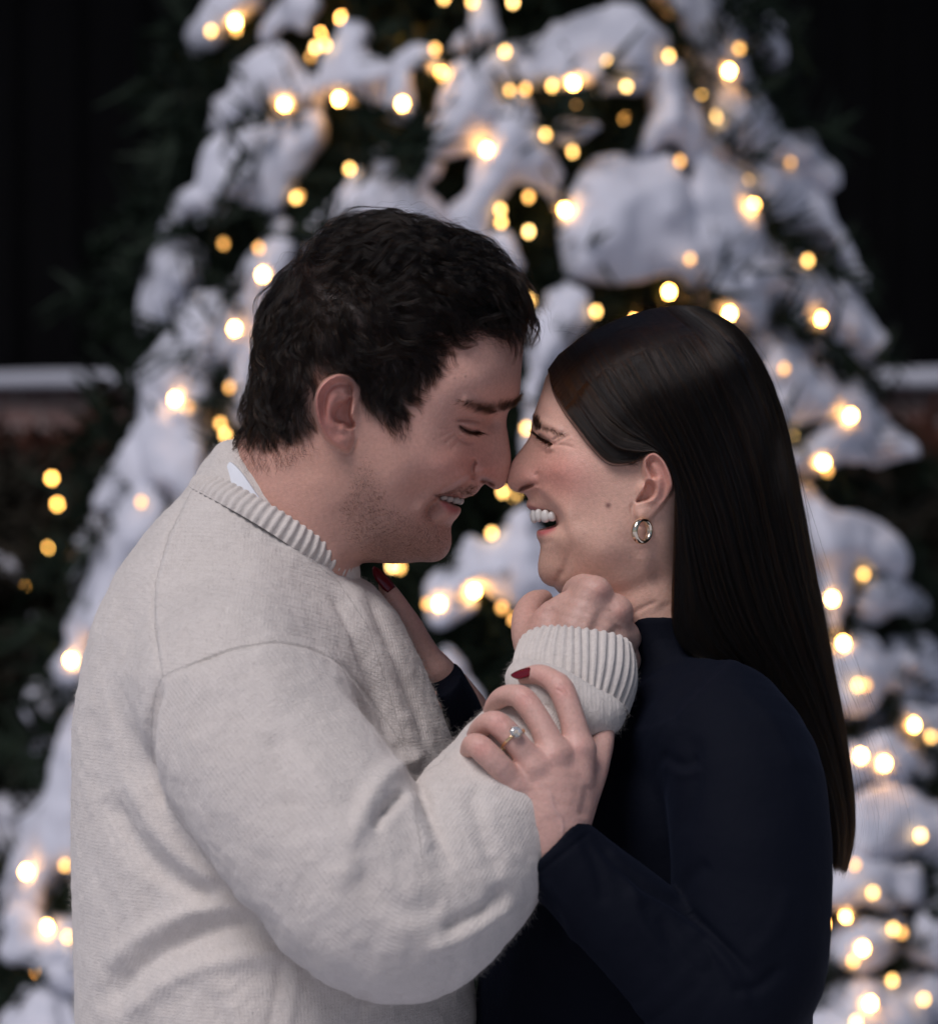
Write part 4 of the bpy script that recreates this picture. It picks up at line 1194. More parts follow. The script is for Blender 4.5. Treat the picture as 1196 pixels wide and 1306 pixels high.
man_hair += [a for a in grow(man, r1, n1, lambda q: flow_field(q, [(300, 580, .3, 1), (360, 575, .5, .7), (400, 565, .7, .6)]), .007 + .007 * rg.random(len(r1)), 8, 0.3, 0.1, 0.9, 0.011, rg)]
man_rad = [0.000058] * len(A) + [0.00007] * (len(man_hair) - len(A))
# brows, lashes and stubble
brow_poly = [(584, 512.5), (598, 510), (620, 514), (640, 517), (650, 514), (664, 505), (661, 516), (648, 524), (633, 527), (618, 522.5), (602, 516)]
r1, n1, q1 = pick(mv, mn, brow_poly, 1900, rg, soft=3.5)
man_brow = [a for a in grow(man, r1, n1, lambda q: flow_field(q, [(645, 522, -.2, -1), (625, 518, -.9, -.35), (600, 514, -1, .1), (660, 512, .5, -.6)]), .005 + .004 * rg.random(len(r1)), 6, 0.30, 0.0, 0.25, 0.02, rg, clear=.0004)]
lid = spline([(586, 542.5), (594, 548), (603, 551), (612, 550)], 8)
def lash(prof, line, dirs, L, nn, rng, rad):
    out = []
    for i in range(nn):
        t = rng.random() * (len(line) - 1); k = int(t)
        c = line[k] + (line[min(k + 1, len(line) - 1)] - line[k]) * (t - k)
        x = P(c[0], c[1], -.03); w = float(prof.sw(x[:1], x[2:])[0]); r = P(c[0], c[1], -w - .0002)
        u = t / (len(line) - 1)
        d = np.array(dirs[0]) * (1 - u) + np.array(dirs[1]) * u + rng.normal(0, .12, 3)
        l = L * (0.6 + .6 * rng.random())
        s = np.linspace(0, 1, 6)[:, None]
        out.append(r + d * l * s + np.array([0, 0, 0.25 * l]) * s ** 2.2)
    return out
man_lash = lash(man, lid, [(.55, -.45, -.75), (.85, -.35, -.6)], .007, 110, rg, 1)
st_poly = [(468, 575), (482, 610), (500, 640), (525, 655), (538, 660), (545, 645), (560, 632), (590, 622), (604, 612), (612, 622), (600, 634), (560, 629), (550, 640), (556, 662), (574, 668), (575, 690), (570, 705), (550, 716), (470, 716), (440, 690), (430, 650), (445, 620), (455, 590)]
r1, n1, q1 = pick(mv, mn, st_poly, 15000, rg, soft=16)
stub_flow = lambda q: flow_field(q, [(480, 620, .25, 1), (500, 690, .9, .5), (560, 690, .6, .9), (590, 626, .7, .8), (570, 630, .3, 1), (440, 680, .7, .6)])
stub = [a for a in grow(man, r1, n1, stub_flow, 0.0008 + .0009 * rg.random(len(r1)), 4, 0.55, 0.2, 0.5, 0.01, rg, clear=0.0)]
r1, n1, q1 = pick(mv, mn, [(552, 632), (575, 624), (598, 615), (610, 618), (602, 633), (580, 632), (562, 629)], 900, rg, soft=4)
stub += [a for a in grow(man, r1, n1, stub_flow, .0024 + .002 * rg.random(len(r1)), 4, 0.4, 0.1, 0.4, 0.01, rg, clear=0.0)]

# woman's long hair: strands interpolated between guide paths, front edge -> back outline
guides = [
    [(699, 470), (709, 490), (726, 520), (748, 552), (772, 580), (796, 590), (815, 579), (831, 572), (847, 580), (858, 603), (863, 640), (862, 690), (860, 740), (859, 790), (872, 826), (915, 852), (972, 880), (1022, 930), (1050, 990), (1062, 1050), (1064, 1094)],
    [(712, 452), (728, 475), (752, 508), (780, 540), (806, 556), (826, 562), (844, 573), (860, 600), (868, 640), (872, 690), (876, 740), (884, 790), (908, 832), (950, 866), (1000, 908), (1034, 960), (1054, 1010), (1064, 1055), (1066, 1095)],
    [(742, 428), (766, 462), (794, 505), (822, 545), (846, 580), (864, 620), (878, 665), (890, 712), (903, 760), (925, 808), (958, 852), (1000, 898), (1036, 952), (1056, 1008), (1066, 1056), (1068, 1096)],
    [(786, 407), (816, 448), (846, 500), (872, 552), (894, 604), (912, 656), (927, 708), (942, 760), (962, 810), (990, 856), (1022, 906), (1048, 958), (1064, 1010), (1071, 1056), (1071, 1097)],
    [(828, 394), (866, 438), (900, 492), (926, 550), (946, 610), (961, 670), (975, 730), (992, 790), (1012, 844), (1036, 898), (1056, 950), (1070, 1004), (1077, 1054), (1074, 1098)],
    [(862, 389), (908, 424), (945, 474), (970, 535), (988, 600), (1002, 665), (1016, 730), (1032, 795), (1048, 856), (1064, 918), (1076, 976), (1083, 1030), (1082, 1070), (1076, 1098)],
    [(890, 390), (935, 414), (970, 460), (995, 520), (1011, 585), (1024, 650), (1036, 715), (1049, 780), (1061, 845), (1072, 905), (1081, 965), (1087, 1020), (1087, 1064), (1078, 1097)],
]
NPT = 30
G = []
for g in guides:
    a = spline(g, 12)
    L = np.concatenate([[0], np.cumsum(np.linalg.norm(np.diff(a, axis=0), axis=1))])
    u = np.linspace(0, L[-1], NPT)
    G.append(np.stack([np.interp(u, L, a[:, 0]), np.interp(u, L, a[:, 1])], 1))
G = np.array(G)

class wom_skull:                             # smooth skull without ear relief
    W = wom.W.copy()
    for _ in range(60):
        W[1:-1, 1:-1] = 0.25 * (W[:-2, 1:-1] + W[2:, 1:-1] + W[1:-1, :-2] + W[1:-1, 2:])
    W = np.maximum(W, np.minimum(wom.W, W + .002))
    @staticmethod
    def sw(x, z):
        return grid_sample(wom_skull.W, (x - wom.lo[0]) / wom.h, (z - wom.lo[1]) / wom.h)
def f_top_body(p):
    return np.minimum(wtor.field(p), d_chain(p, warm_c[:18]))
def woman_strands(N, rng, side=-1, layer=(0.0, 1.0), spread=1.0, s_rng=(0, 1), jit=1.0):
    s = s_rng[0] + (s_rng[1] - s_rng[0]) * rng.random(N) ** 0.95
    x = s * (len(G) - 1); i = np.minimum(x.astype(int), len(G) - 2); f = (x - i)[:, None, None]
    q = G[i] * (1 - f) + G[i + 1] * f
    t = np.linspace(0, 1, NPT)[None, :]
    lay = layer[0] + (layer[1] - layer[0]) * rng.random(N)
    # locks: slow sideways drift shared by neighbouring strands
    key = np.stack([np.repeat(s[:, None], NPT, 1) * 46, np.repeat(t, N, 0) * 3.2, np.repeat(lay[:, None], NPT, 1) * 3.0], -1).reshape(-1, 3)
    dr = vnoise(key).reshape(N, NPT) * 5.0 + vnoise(key * np.array([3.1, 1.3, 2.0]) + 9).reshape(N, NPT) * 2.2
    tan = np.gradient(q, axis=1); tan /= np.maximum(np.linalg.norm(tan, axis=2), 1e-6)[..., None]
    per = np.stack([tan[..., 1], -tan[..., 0]], -1)
    env = smooth01(t / 0.15) * (0.55 + 0.45 * t)
    edge_dn = np.minimum(1, 0.35 + 2.5 * np.minimum(s, 1 - s))[:, None]
    q = q + per * (dr * env * edge_dn * jit + (rng.normal(0, 1.3, N)[:, None]) * env * jit - (np.abs(rng.normal(0, 3.2, N)) * np.exp(-s / .03))[:, None] * smooth01(t / .05) * smooth01((0.27 - t) / .1))[..., None]
    q[..., 1] += (rng.normal(0, 7, N)[:, None]) * smooth01((t - 0.8) / 0.2)
    # depth: over the skull, then easing into the curtain beside the neck
    yy = np.full((N, NPT), -0.03)
    off = 0.0045 + 0.0065 * smooth01(t / 0.12) - 0.0085 * lay[:, None] * smooth01(t / 0.12) + smooth01(t / .1) * (0.0016 * vnoise(key * np.array([1.7, .5, 1]) + 3).reshape(N, NPT) + 0.0011 * vnoise(key * np.array([4.3, .6, 1]) + 3).reshape(N, NPT))
    thin = (0.55 + 0.45 * smooth01(s / 0.12))[:, None]
    yh = (0.078 * (1 - s[:, None] ** 2.2) ** 0.5 + 0.004) * (1 - 0.5 * lay[:, None]) * (1 - 0.22 * t)
    for it in range(4):
        kk = (D + yy) / D * S
        X = (q[..., 0] - 598) * kk; Z = CZ + (653 - q[..., 1]) * kk
        w = wom_skull.sw(X.ravel(), Z.ravel()).reshape(N, NPT)
        on = np.sqrt(w ** 2 + 1e-6) + off * thin
        hg = yh * smooth01((q[..., 1] - 480) / 160)
        sm = np.log(np.exp(on / 0.004) + np.exp(hg / 0.004)) * 0.004
        for _ in range(4):
            sm[:, 1:-1] = 0.25 * sm[:, :-2] + 0.5 * sm[:, 1:-1] + 0.25 * sm[:, 2:]
        yy = -sm
    p = np.stack([X, yy, Z], -1).reshape(-1, 3)
    for _ in range(4):                       # keep clear of neck, ear and the navy top
        fb = np.minimum(f_top_body(p), 1.0)
        below = smooth01((PX(p)[:, 1] - 700) / 60)
        push = np.maximum(0.005 - fb, 0) * below
        p[:, 1] -= push * 0.9
        p[:, 0] += push * 0.25
    p = outward(wom, p, 0.0015)
    p[:, 1] *= -side
    return list(p.reshape(N, NPT, 3))
rw = np.random.default_rng(5)
baby = []
bn = 700
bt = rw.random(bn) * 5.2
bq = np.array([np.array([np.interp(t, range(len(guides[0])), [g[0] for g in guides[0]]), np.interp(t, range(len(guides[0])), [g[1] for g in guides[0]])]) for t in bt])
for (x, y), t in zip(bq, bt):
    j = np.array([-1.0, .8]) if t > .5 else np.array([-.3, .6])
    x0, y0 = x + 5 + rw.normal(0, 2), y - 4 + rw.normal(0, 2)
    l = (4 + 9 * rw.random() + (6 if t > 3.4 else 0)); ang = math.radians(62 + rw.normal(0, 14) - (26 if t > 3.6 else 0)); cu = rw.normal(.25, .3)
    pts = []
    for s in np.linspace(0, 1, 7):
        xx = x0 + l * s * math.cos(ang - cu * s) * 1.1 - 3 * s; yy = y0 + l * s * math.sin(ang - cu * s)
        q = P(xx, yy, -.045)
        for _ in range(2):
            q = P(xx, yy, -float(wom.sw(q[:1], q[2:])[0]) - .0004 - .0012 * s * (1 - s))
        pts.append(q)
    baby.append(np.array(pts))
wom_hair = woman_strands(15000, rw, -1, (0.0, 1.0)) + woman_strands(3000, rw, -1, (0, .3), s_rng=(0, .22)) + woman_strands(2500, rw, -1, (0, .6), s_rng=(.8, 1)) + woman_strands(6000, rw, 1, (0.0, 1.0))
wom_rad = [0.00008] * len(wom_hair)
fly = woman_strands(60, rw, -1, (-1.2, 0), s_rng=(0.9, 1.0), jit=2.6)
for a in fly:
    m = np.linspace(0, 1, NPT)
    s0 = rw.uniform(.3, .85); k0 = rw.uniform(-.02, .09)
    a += np.outer(np.maximum(m - s0, 0) ** 1.3 * k0, [1, 0, 0]) + np.outer(np.sin(m * rw.uniform(5, 14) + rw.random() * 6) * rw.uniform(.001, .006) * m, [1, 0, 0]) + np.outer(np.maximum(m - s0, 0) * rw.uniform(0, .05), [0, 0, 1])
wom_hair += fly + baby
for i in range(90):                          # fine flyaways along the parting
    t = rw.random(); c = np.array([735 + 120 * t, 430 - 44 * t])
    r = P(c[0], c[1], rw.normal(0, .012)); l = .012 + .02 * rw.random(); a0 = rw.random() * 2.2 + 0.5
    u = np.linspace(0, 1, 8)[:, None]
    wom_hair.append(r + l * u * np.array([math.cos(a0) * 1.2, rw.normal(0, .3), .35]) + l * u ** 2 * np.array([.3 * rw.normal(), 0, -.25]))
wom_rad += [0.00005] * (len(wom_hair) - len(wom_rad))
wb_poly = [(679, 534), (686, 536), (691, 548), (688, 552), (683, 548), (679.5, 541)]
r1, n1, q1 = pick(wv, wn_, wb_poly, 420, rw, soft=3)
wom_brow = list(grow(wom, r1, n1, lambda q: flow_field(q, [(684, 542, .25, -1), (690, 548, .6, -.5)]), .004 + .003 * rw.random(len(r1)), 5, .2, 0, .2, .02, rw, clear=.0004))
r1, n1, q1 = pick(wv, wn_, [(690, 541), (704, 545), (719, 553), (716, 556), (702, 550), (690, 548)], 170, rw, soft=3)
wom_brow += list(grow(wom, r1, n1, lambda q: flow_field(q, [(700, 547, 1, .35), (715, 553, 1, .5)]), .004 + .002 * rw.random(len(r1)), 5, .15, 0, .2, .02, rw, clear=.0003))
wlid = spline([(685, 555), (690, 558), (696, 561.5), (703, 565)], 8)
wom_lash = lash(wom, wlid, [(-.8, -.45, .25), (-.45, -.55, -.6)], .0075, 80, rw, 1)
wom_lash += [np.array([P(x, y, -float(wom.sw(np.array([P(x, y, -.03)[0]]), np.array([P(x, y, -.03)[2]]))[0]) - .0006) for x, y in spline([(684.5, 554.5 + j), (690, 558 + j * .8), (697, 562 + j * .7), (704, 566 + j * .5)], 3)]) for j in (0, .8, 1.6, 2.4, 3.0)]
wlash_rad = [0.00022] * 80 + [0.0010] * 5
# sweater fuzz
def fuzz(v, n, count, L, rng, cond):
    i = rng.choice(np.flatnonzero(cond), count)
    a = v[i]; d = n[i] + rng.normal(0, .55, (count, 3)); d /= np.linalg.norm(d, axis=1)[:, None]
    l = (L * (0.4 + rng.random(count)))[:, None]
    b = a + d * l * .5 + rng.normal(0, .15, (count, 3)) * l
    c = b + d * l * .35 + rng.normal(0, .35, (count, 3)) * l - np.array([0, 0, .15]) * l
    return list(np.stack([a - n[i] * .0003, b, c], 1))
sn_ = vert_normals(sv, sf)
# ------------------------------------------------------------------ ground, wall, building
def box_vf(x0, x1, y0, y1, z0, z1):
    v = np.array([(x, y, z) for x in (x0, x1) for y in (y0, y1) for z in (z0, z1)], float)
    f = np.array([[0, 1, 3, 2], [4, 6, 7, 5], [0, 4, 5, 1], [2, 3, 7, 6], [0, 2, 6, 4], [1, 5, 7, 3]])
    return v, f
def bevel_box(name, x0, x1, y0, y1, z0, z1, mat, parent=None, w=0.01):
    o = mesh_obj(name, *box_vf(x0, x1, y0, y1, z0, z1), mat, parent, smooth=False)
    b = o.modifiers.new('bevel', 'BEVEL'); b.width = w; b.segments = 2
    return o

M_SNOW = None
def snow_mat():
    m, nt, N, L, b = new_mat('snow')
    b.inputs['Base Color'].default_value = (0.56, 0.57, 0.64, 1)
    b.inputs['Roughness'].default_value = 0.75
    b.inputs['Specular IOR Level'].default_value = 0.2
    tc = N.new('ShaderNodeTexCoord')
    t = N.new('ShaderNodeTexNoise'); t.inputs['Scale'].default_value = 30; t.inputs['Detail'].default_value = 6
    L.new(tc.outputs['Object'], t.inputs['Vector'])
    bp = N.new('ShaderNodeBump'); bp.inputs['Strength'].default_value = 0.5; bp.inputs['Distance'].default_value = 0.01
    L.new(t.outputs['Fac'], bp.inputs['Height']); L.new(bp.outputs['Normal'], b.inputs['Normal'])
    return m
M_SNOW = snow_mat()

n = 70
gx = np.concatenate([np.linspace(-60, -8, 15), np.linspace(-7.5, 7.5, 60), np.linspace(8, 60, 15)])
gy = np.concatenate([np.linspace(-60, -6, 15), np.linspace(-5, 12, 60), np.linspace(13, 60, 12)])
Gx, Gy = np.meshgrid(gx, gy, indexing='ij')
q = np.stack([Gx.ravel(), Gy.ravel(), np.zeros(Gx.size)], 1)
near = smooth01((np.hypot(q[:, 0], q[:, 1]) - 0.8) / 1.0)
q[:, 2] = (0.05 * vnoise(q, 0.9) + 0.025 * vnoise(q + 7, 3.0)) * near - 0.03 * near
i, j = np.meshgrid(np.arange(len(gx) - 1), np.arange(len(gy) - 1), indexing='ij')
k = len(gy)
gf = np.stack([i * k + j, (i + 1) * k + j, (i + 1) * k + j + 1, i * k + j + 1], -1).reshape(-1, 4)
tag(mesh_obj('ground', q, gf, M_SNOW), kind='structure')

# low garden wall with a snow cap, to either side of the tree
def brick_mat():
    m, nt, N, L, b = new_mat('brick')
    tc = N.new('ShaderNodeTexCoord'); mp = N.new('ShaderNodeMapping'); mp.inputs['Rotation'].default_value = (math.radians(90), 0, 0)
    L.new(tc.outputs['Object'], mp.inputs['Vector'])
    br = N.new('ShaderNodeTexBrick'); br.inputs['Scale'].default_value = 4.5
    br.inputs['Color1'].default_value = (0.17, 0.10, 0.09, 1); br.inputs['Color2'].default_value = (0.12, 0.075, 0.07, 1); br.inputs['Mortar'].default_value = (0.22, 0.2, 0.19, 1)
    L.new(mp.outputs['Vector'], br.inputs['Vector']); L.new(br.outputs['Color'], b.inputs['Base Color'])
    b.inputs['Roughness'].default_value = 0.9
    bp = N.new('ShaderNodeBump'); bp.inputs['Distance'].default_value = 0.01
    L.new(br.outputs['Fac'], bp.inputs['Height']); bp.invert = True; L.new(bp.outputs['Normal'], b.inputs['Normal'])
    return m
M_BRICK = brick_mat()
WY = 6.6
kk = (D + WY) / D * S
wz = CZ + (653 - 492) * kk
wall = mesh_obj('garden_wall', *box_vf(-4.5, 4.5, WY, WY + .35, -.1, wz), M_BRICK, smooth=False)
tag(wall, 'low brick garden wall capped with a thick layer of snow behind the tree', 'wall')
xs = np.linspace(-4.55, 4.55, 140); th = np.linspace(0, np.pi, 15)
rings = []
for x in xs:
    h = 0.062 + 0.014 * float(vnoise(np.array([[x, 0, 0]]), 2.2)[0]) + 0.006 * float(vnoise(np.array([[x, 3, 0]]), 7)[0])
    r = np.stack([np.full(15, x), WY + .175 + np.cos(th) * .215, wz + np.sin(th) ** .55 * h - .004], 1)
    rings.append(np.vstack([r, [[x, WY + .02, wz - .006]], [[x, WY + .33, wz - .006]]][0:1] + [np.array([[x, WY + .175, wz + .0015]])]))
cv, cf = loft(np.array(rings))
M_SNOW_SHADE = simple_mat('snow in shade', (0.34, 0.35, 0.40), 0.8, spec=0.2, noise=(5, .25), bump=(30, .4, .01))  # darker copy of the snow: shade on the wall cap put into the colour
mesh_obj('snow_cap', cv, cf, M_SNOW_SHADE, wall)

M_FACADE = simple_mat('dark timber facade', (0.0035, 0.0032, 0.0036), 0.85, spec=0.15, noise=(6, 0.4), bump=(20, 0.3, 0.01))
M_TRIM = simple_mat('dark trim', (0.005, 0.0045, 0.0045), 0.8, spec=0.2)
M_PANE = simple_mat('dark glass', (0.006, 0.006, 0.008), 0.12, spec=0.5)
BY = 10.4
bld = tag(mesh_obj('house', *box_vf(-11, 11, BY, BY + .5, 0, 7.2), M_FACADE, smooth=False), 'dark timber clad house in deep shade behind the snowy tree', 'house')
bd = []
for x in np.arange(-10.9, 10.9, 0.24):
    bd.append(box_vf(x, x + .05, BY - .03, BY + .01, .3, 6.9))
cv, cf, _ = merge(bd)
mesh_obj('cladding', cv, cf, M_FACADE, bld, smooth=False)
mesh_obj('shade_roof', *box_vf(-11.5, 11.5, BY - 3.2, BY + 1.2, 7.2, 7.45), M_TRIM, bld, smooth=False)  # overhang out of view, made deep to shade the facade
for x0 in (1.85, -4.2):
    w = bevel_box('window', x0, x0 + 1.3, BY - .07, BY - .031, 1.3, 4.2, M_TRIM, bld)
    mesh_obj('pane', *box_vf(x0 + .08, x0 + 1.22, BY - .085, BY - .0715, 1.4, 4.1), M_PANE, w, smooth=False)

# ------------------------------------------------------------------ the Christmas tree
TY = 3.6
TK = (D + TY) / D * S
def cone_r(py):
    return (335 + 0.30 * py) * TK
AX = (605 - 598) * TK
def cone_y(px, py):
    """depth of the tree surface seen at a photo pixel"""
    y = TY
    for _ in range(3):
        k_ = (D + y) / D * S
        x = (px - 598) * k_ - AX
        R = cone_r(py)
        y = TY - math.sqrt(max(R * R - x * x, (0.12 * R) ** 2)) * 0.95
    return y

def needle_mat(name, a, b_):
    m, nt, N, L, b = new_mat(name)
    tc = N.new('ShaderNodeTexCoord')
    t = N.new('ShaderNodeTexNoise'); t.inputs['Scale'].default_value = 9; t.inputs['Detail'].default_value = 5
    L.new(tc.outputs['Object'], t.inputs['Vector'])
    mx = N.new('ShaderNodeMix'); mx.data_type = 'RGBA'; mx.inputs['A'].default_value = (*a, 1); mx.inputs['B'].default_value = (*b_, 1)
    L.new(t.outputs['Fac'], mx.inputs['Factor']); L.new(mx.outputs['Result'], b.inputs['Base Color'])
    b.inputs['Roughness'].default_value = 0.7; b.inputs['Specular IOR Level'].default_value = 0.12
    return m
M_NEEDLE = needle_mat('spruce needles', (0.004, 0.008, 0.005), (0.014, 0.024, 0.014))
M_BARK = simple_mat('bark', (0.06, 0.045, 0.035), 0.95, noise=(25, .5), bump=(40, .6, .01))
M_DARKLEAF = needle_mat('dark shrub leaves', (0.010, 0.014, 0.010), (0.04, 0.03, 0.022))
M_REDLEAF = needle_mat('russet leaves', (0.05, 0.018, 0.012), (0.11, 0.045, 0.03))

def needles(roots, dirs, L, count, nl, nw, rng, droop=0.25):
    """needle blades along twigs: vectorised; returns triangles as verts, faces(quads)"""
    V = []
    R = len(roots)
    t = rng.random((R, count)); az = rng.random((R, count)) * 6.283
    d = dirs / np.linalg.norm(dirs, axis=1)[:, None]
    s = np.cross(d, [0, 0, 1.0]); s /= np.maximum(np.linalg.norm(s, axis=1), 1e-6)[:, None]; u = np.cross(s, d)
    base = roots[:, None] + d[:, None] * (t * L[:, None])[..., None] - np.array([0, 0, droop]) * (t ** 2 * L[:, None])[..., None]
    out = s[:, None] * np.cos(az)[..., None] + u[:, None] * np.sin(az)[..., None]
    nd = d[:, None] * 0.7 + out
    nd /= np.linalg.norm(nd, axis=2)[..., None]
    ln = nl * (0.6 + 0.7 * rng.random((R, count)))[..., None]
    w = np.cross(nd, out + rng.normal(0, .4, out.shape)); w /= np.maximum(np.linalg.norm(w, axis=2), 1e-6)[..., None]
    a = base - w * nw; b = base + w * nw; c = base + nd * ln + w * nw * .2; e = base + nd * ln - w * nw * .2
    v = np.stack([a, b, c, e], 2).reshape(-1, 3)
    return v, np.arange(len(v)).reshape(-1, 4)

rt = np.random.default_rng(11)
APEX = P(605, 653)[2] + (653 + 335 / 0.30) * TK
zb = 0.25
tree = bpy.data.objects.new('christmas_tree', None); sc.collection.objects.link(tree)
tree.location = (AX, TY, 0)
bpy.context.view_layer.update()
tag(tree, 'tall conical evergreen with heavy snow clumps and warm lights, behind the couple', 'tree')
th = np.linspace(0, 2 * np.pi, 20, endpoint=False)
rings = [np.stack([AX + np.cos(th) * r, TY + np.sin(th) * r, np.full(20, z)], 1) for z, r in ((-.05, .12), (.3, .095), (1.5, .07), (3, .035), (APEX - .1, .008))]
mesh_obj('trunk', *loft(np.array(rings)), M_BARK, tree)
parts = []
# inner dark core of dense twigs
zz = rt.random(2600) ** 0.8 * (APEX - zb - .1) + zb
Rz = (APEX - zz) * 0.30
an = rt.random(2600) * 6.283
rr = Rz * (0.25 + 0.45 * rt.random(2600))
roots = np.stack([AX + np.cos(an) * rr, TY + np.sin(an) * rr, zz], 1)
dirs = np.stack([np.cos(an), np.sin(an), -0.15 + 0.3 * rt.random(2600)], 1) + rt.normal(0, .25, (2600, 3))
parts.append(needles(roots, dirs, Rz * 0.35 + .1, 34, .085, .0085, rt))
# outer boughs
NB = 2300
zz = rt.random(NB) ** 0.85 * (APEX - zb - .05) + zb
Rz = (APEX - zz) * 0.30
an = rt.random(NB) * 6.283
rr = Rz * (0.48 + 0.16 * rt.random(NB))
roots = np.stack([AX + np.cos(an) * rr, TY + np.sin(an) * rr, zz], 1)
dirs = np.stack([np.cos(an), np.sin(an), -0.30 + 0.35 * rt.random(NB)], 1) + rt.normal(0, .28, (NB, 3))
parts.append(needles(roots, dirs, Rz * 0.20 + .03, 44, .05, .0042, rt, .35))
# dark inner body so that daylight does not leak through
th = np.linspace(0, 2 * np.pi, 40, endpoint=False)
rings = []
for z in np.linspace(zb, APEX - .15, 40):
    r = (APEX - z) * 0.30 * 0.62
    rj = r * (1 + 0.16 * vnoise(np.stack([np.cos(th) * 2, np.sin(th) * 2, np.full(40, z * 4)], 1), 1.0))
    rings.append(np.stack([AX + np.cos(th) * rj, TY + np.sin(th) * rj, np.full(40, z)], 1))
parts.append(loft(np.array(rings)))
cv, cf, _ = merge(parts)
mesh_obj('crown', cv, cf, M_NEEDLE, tree)

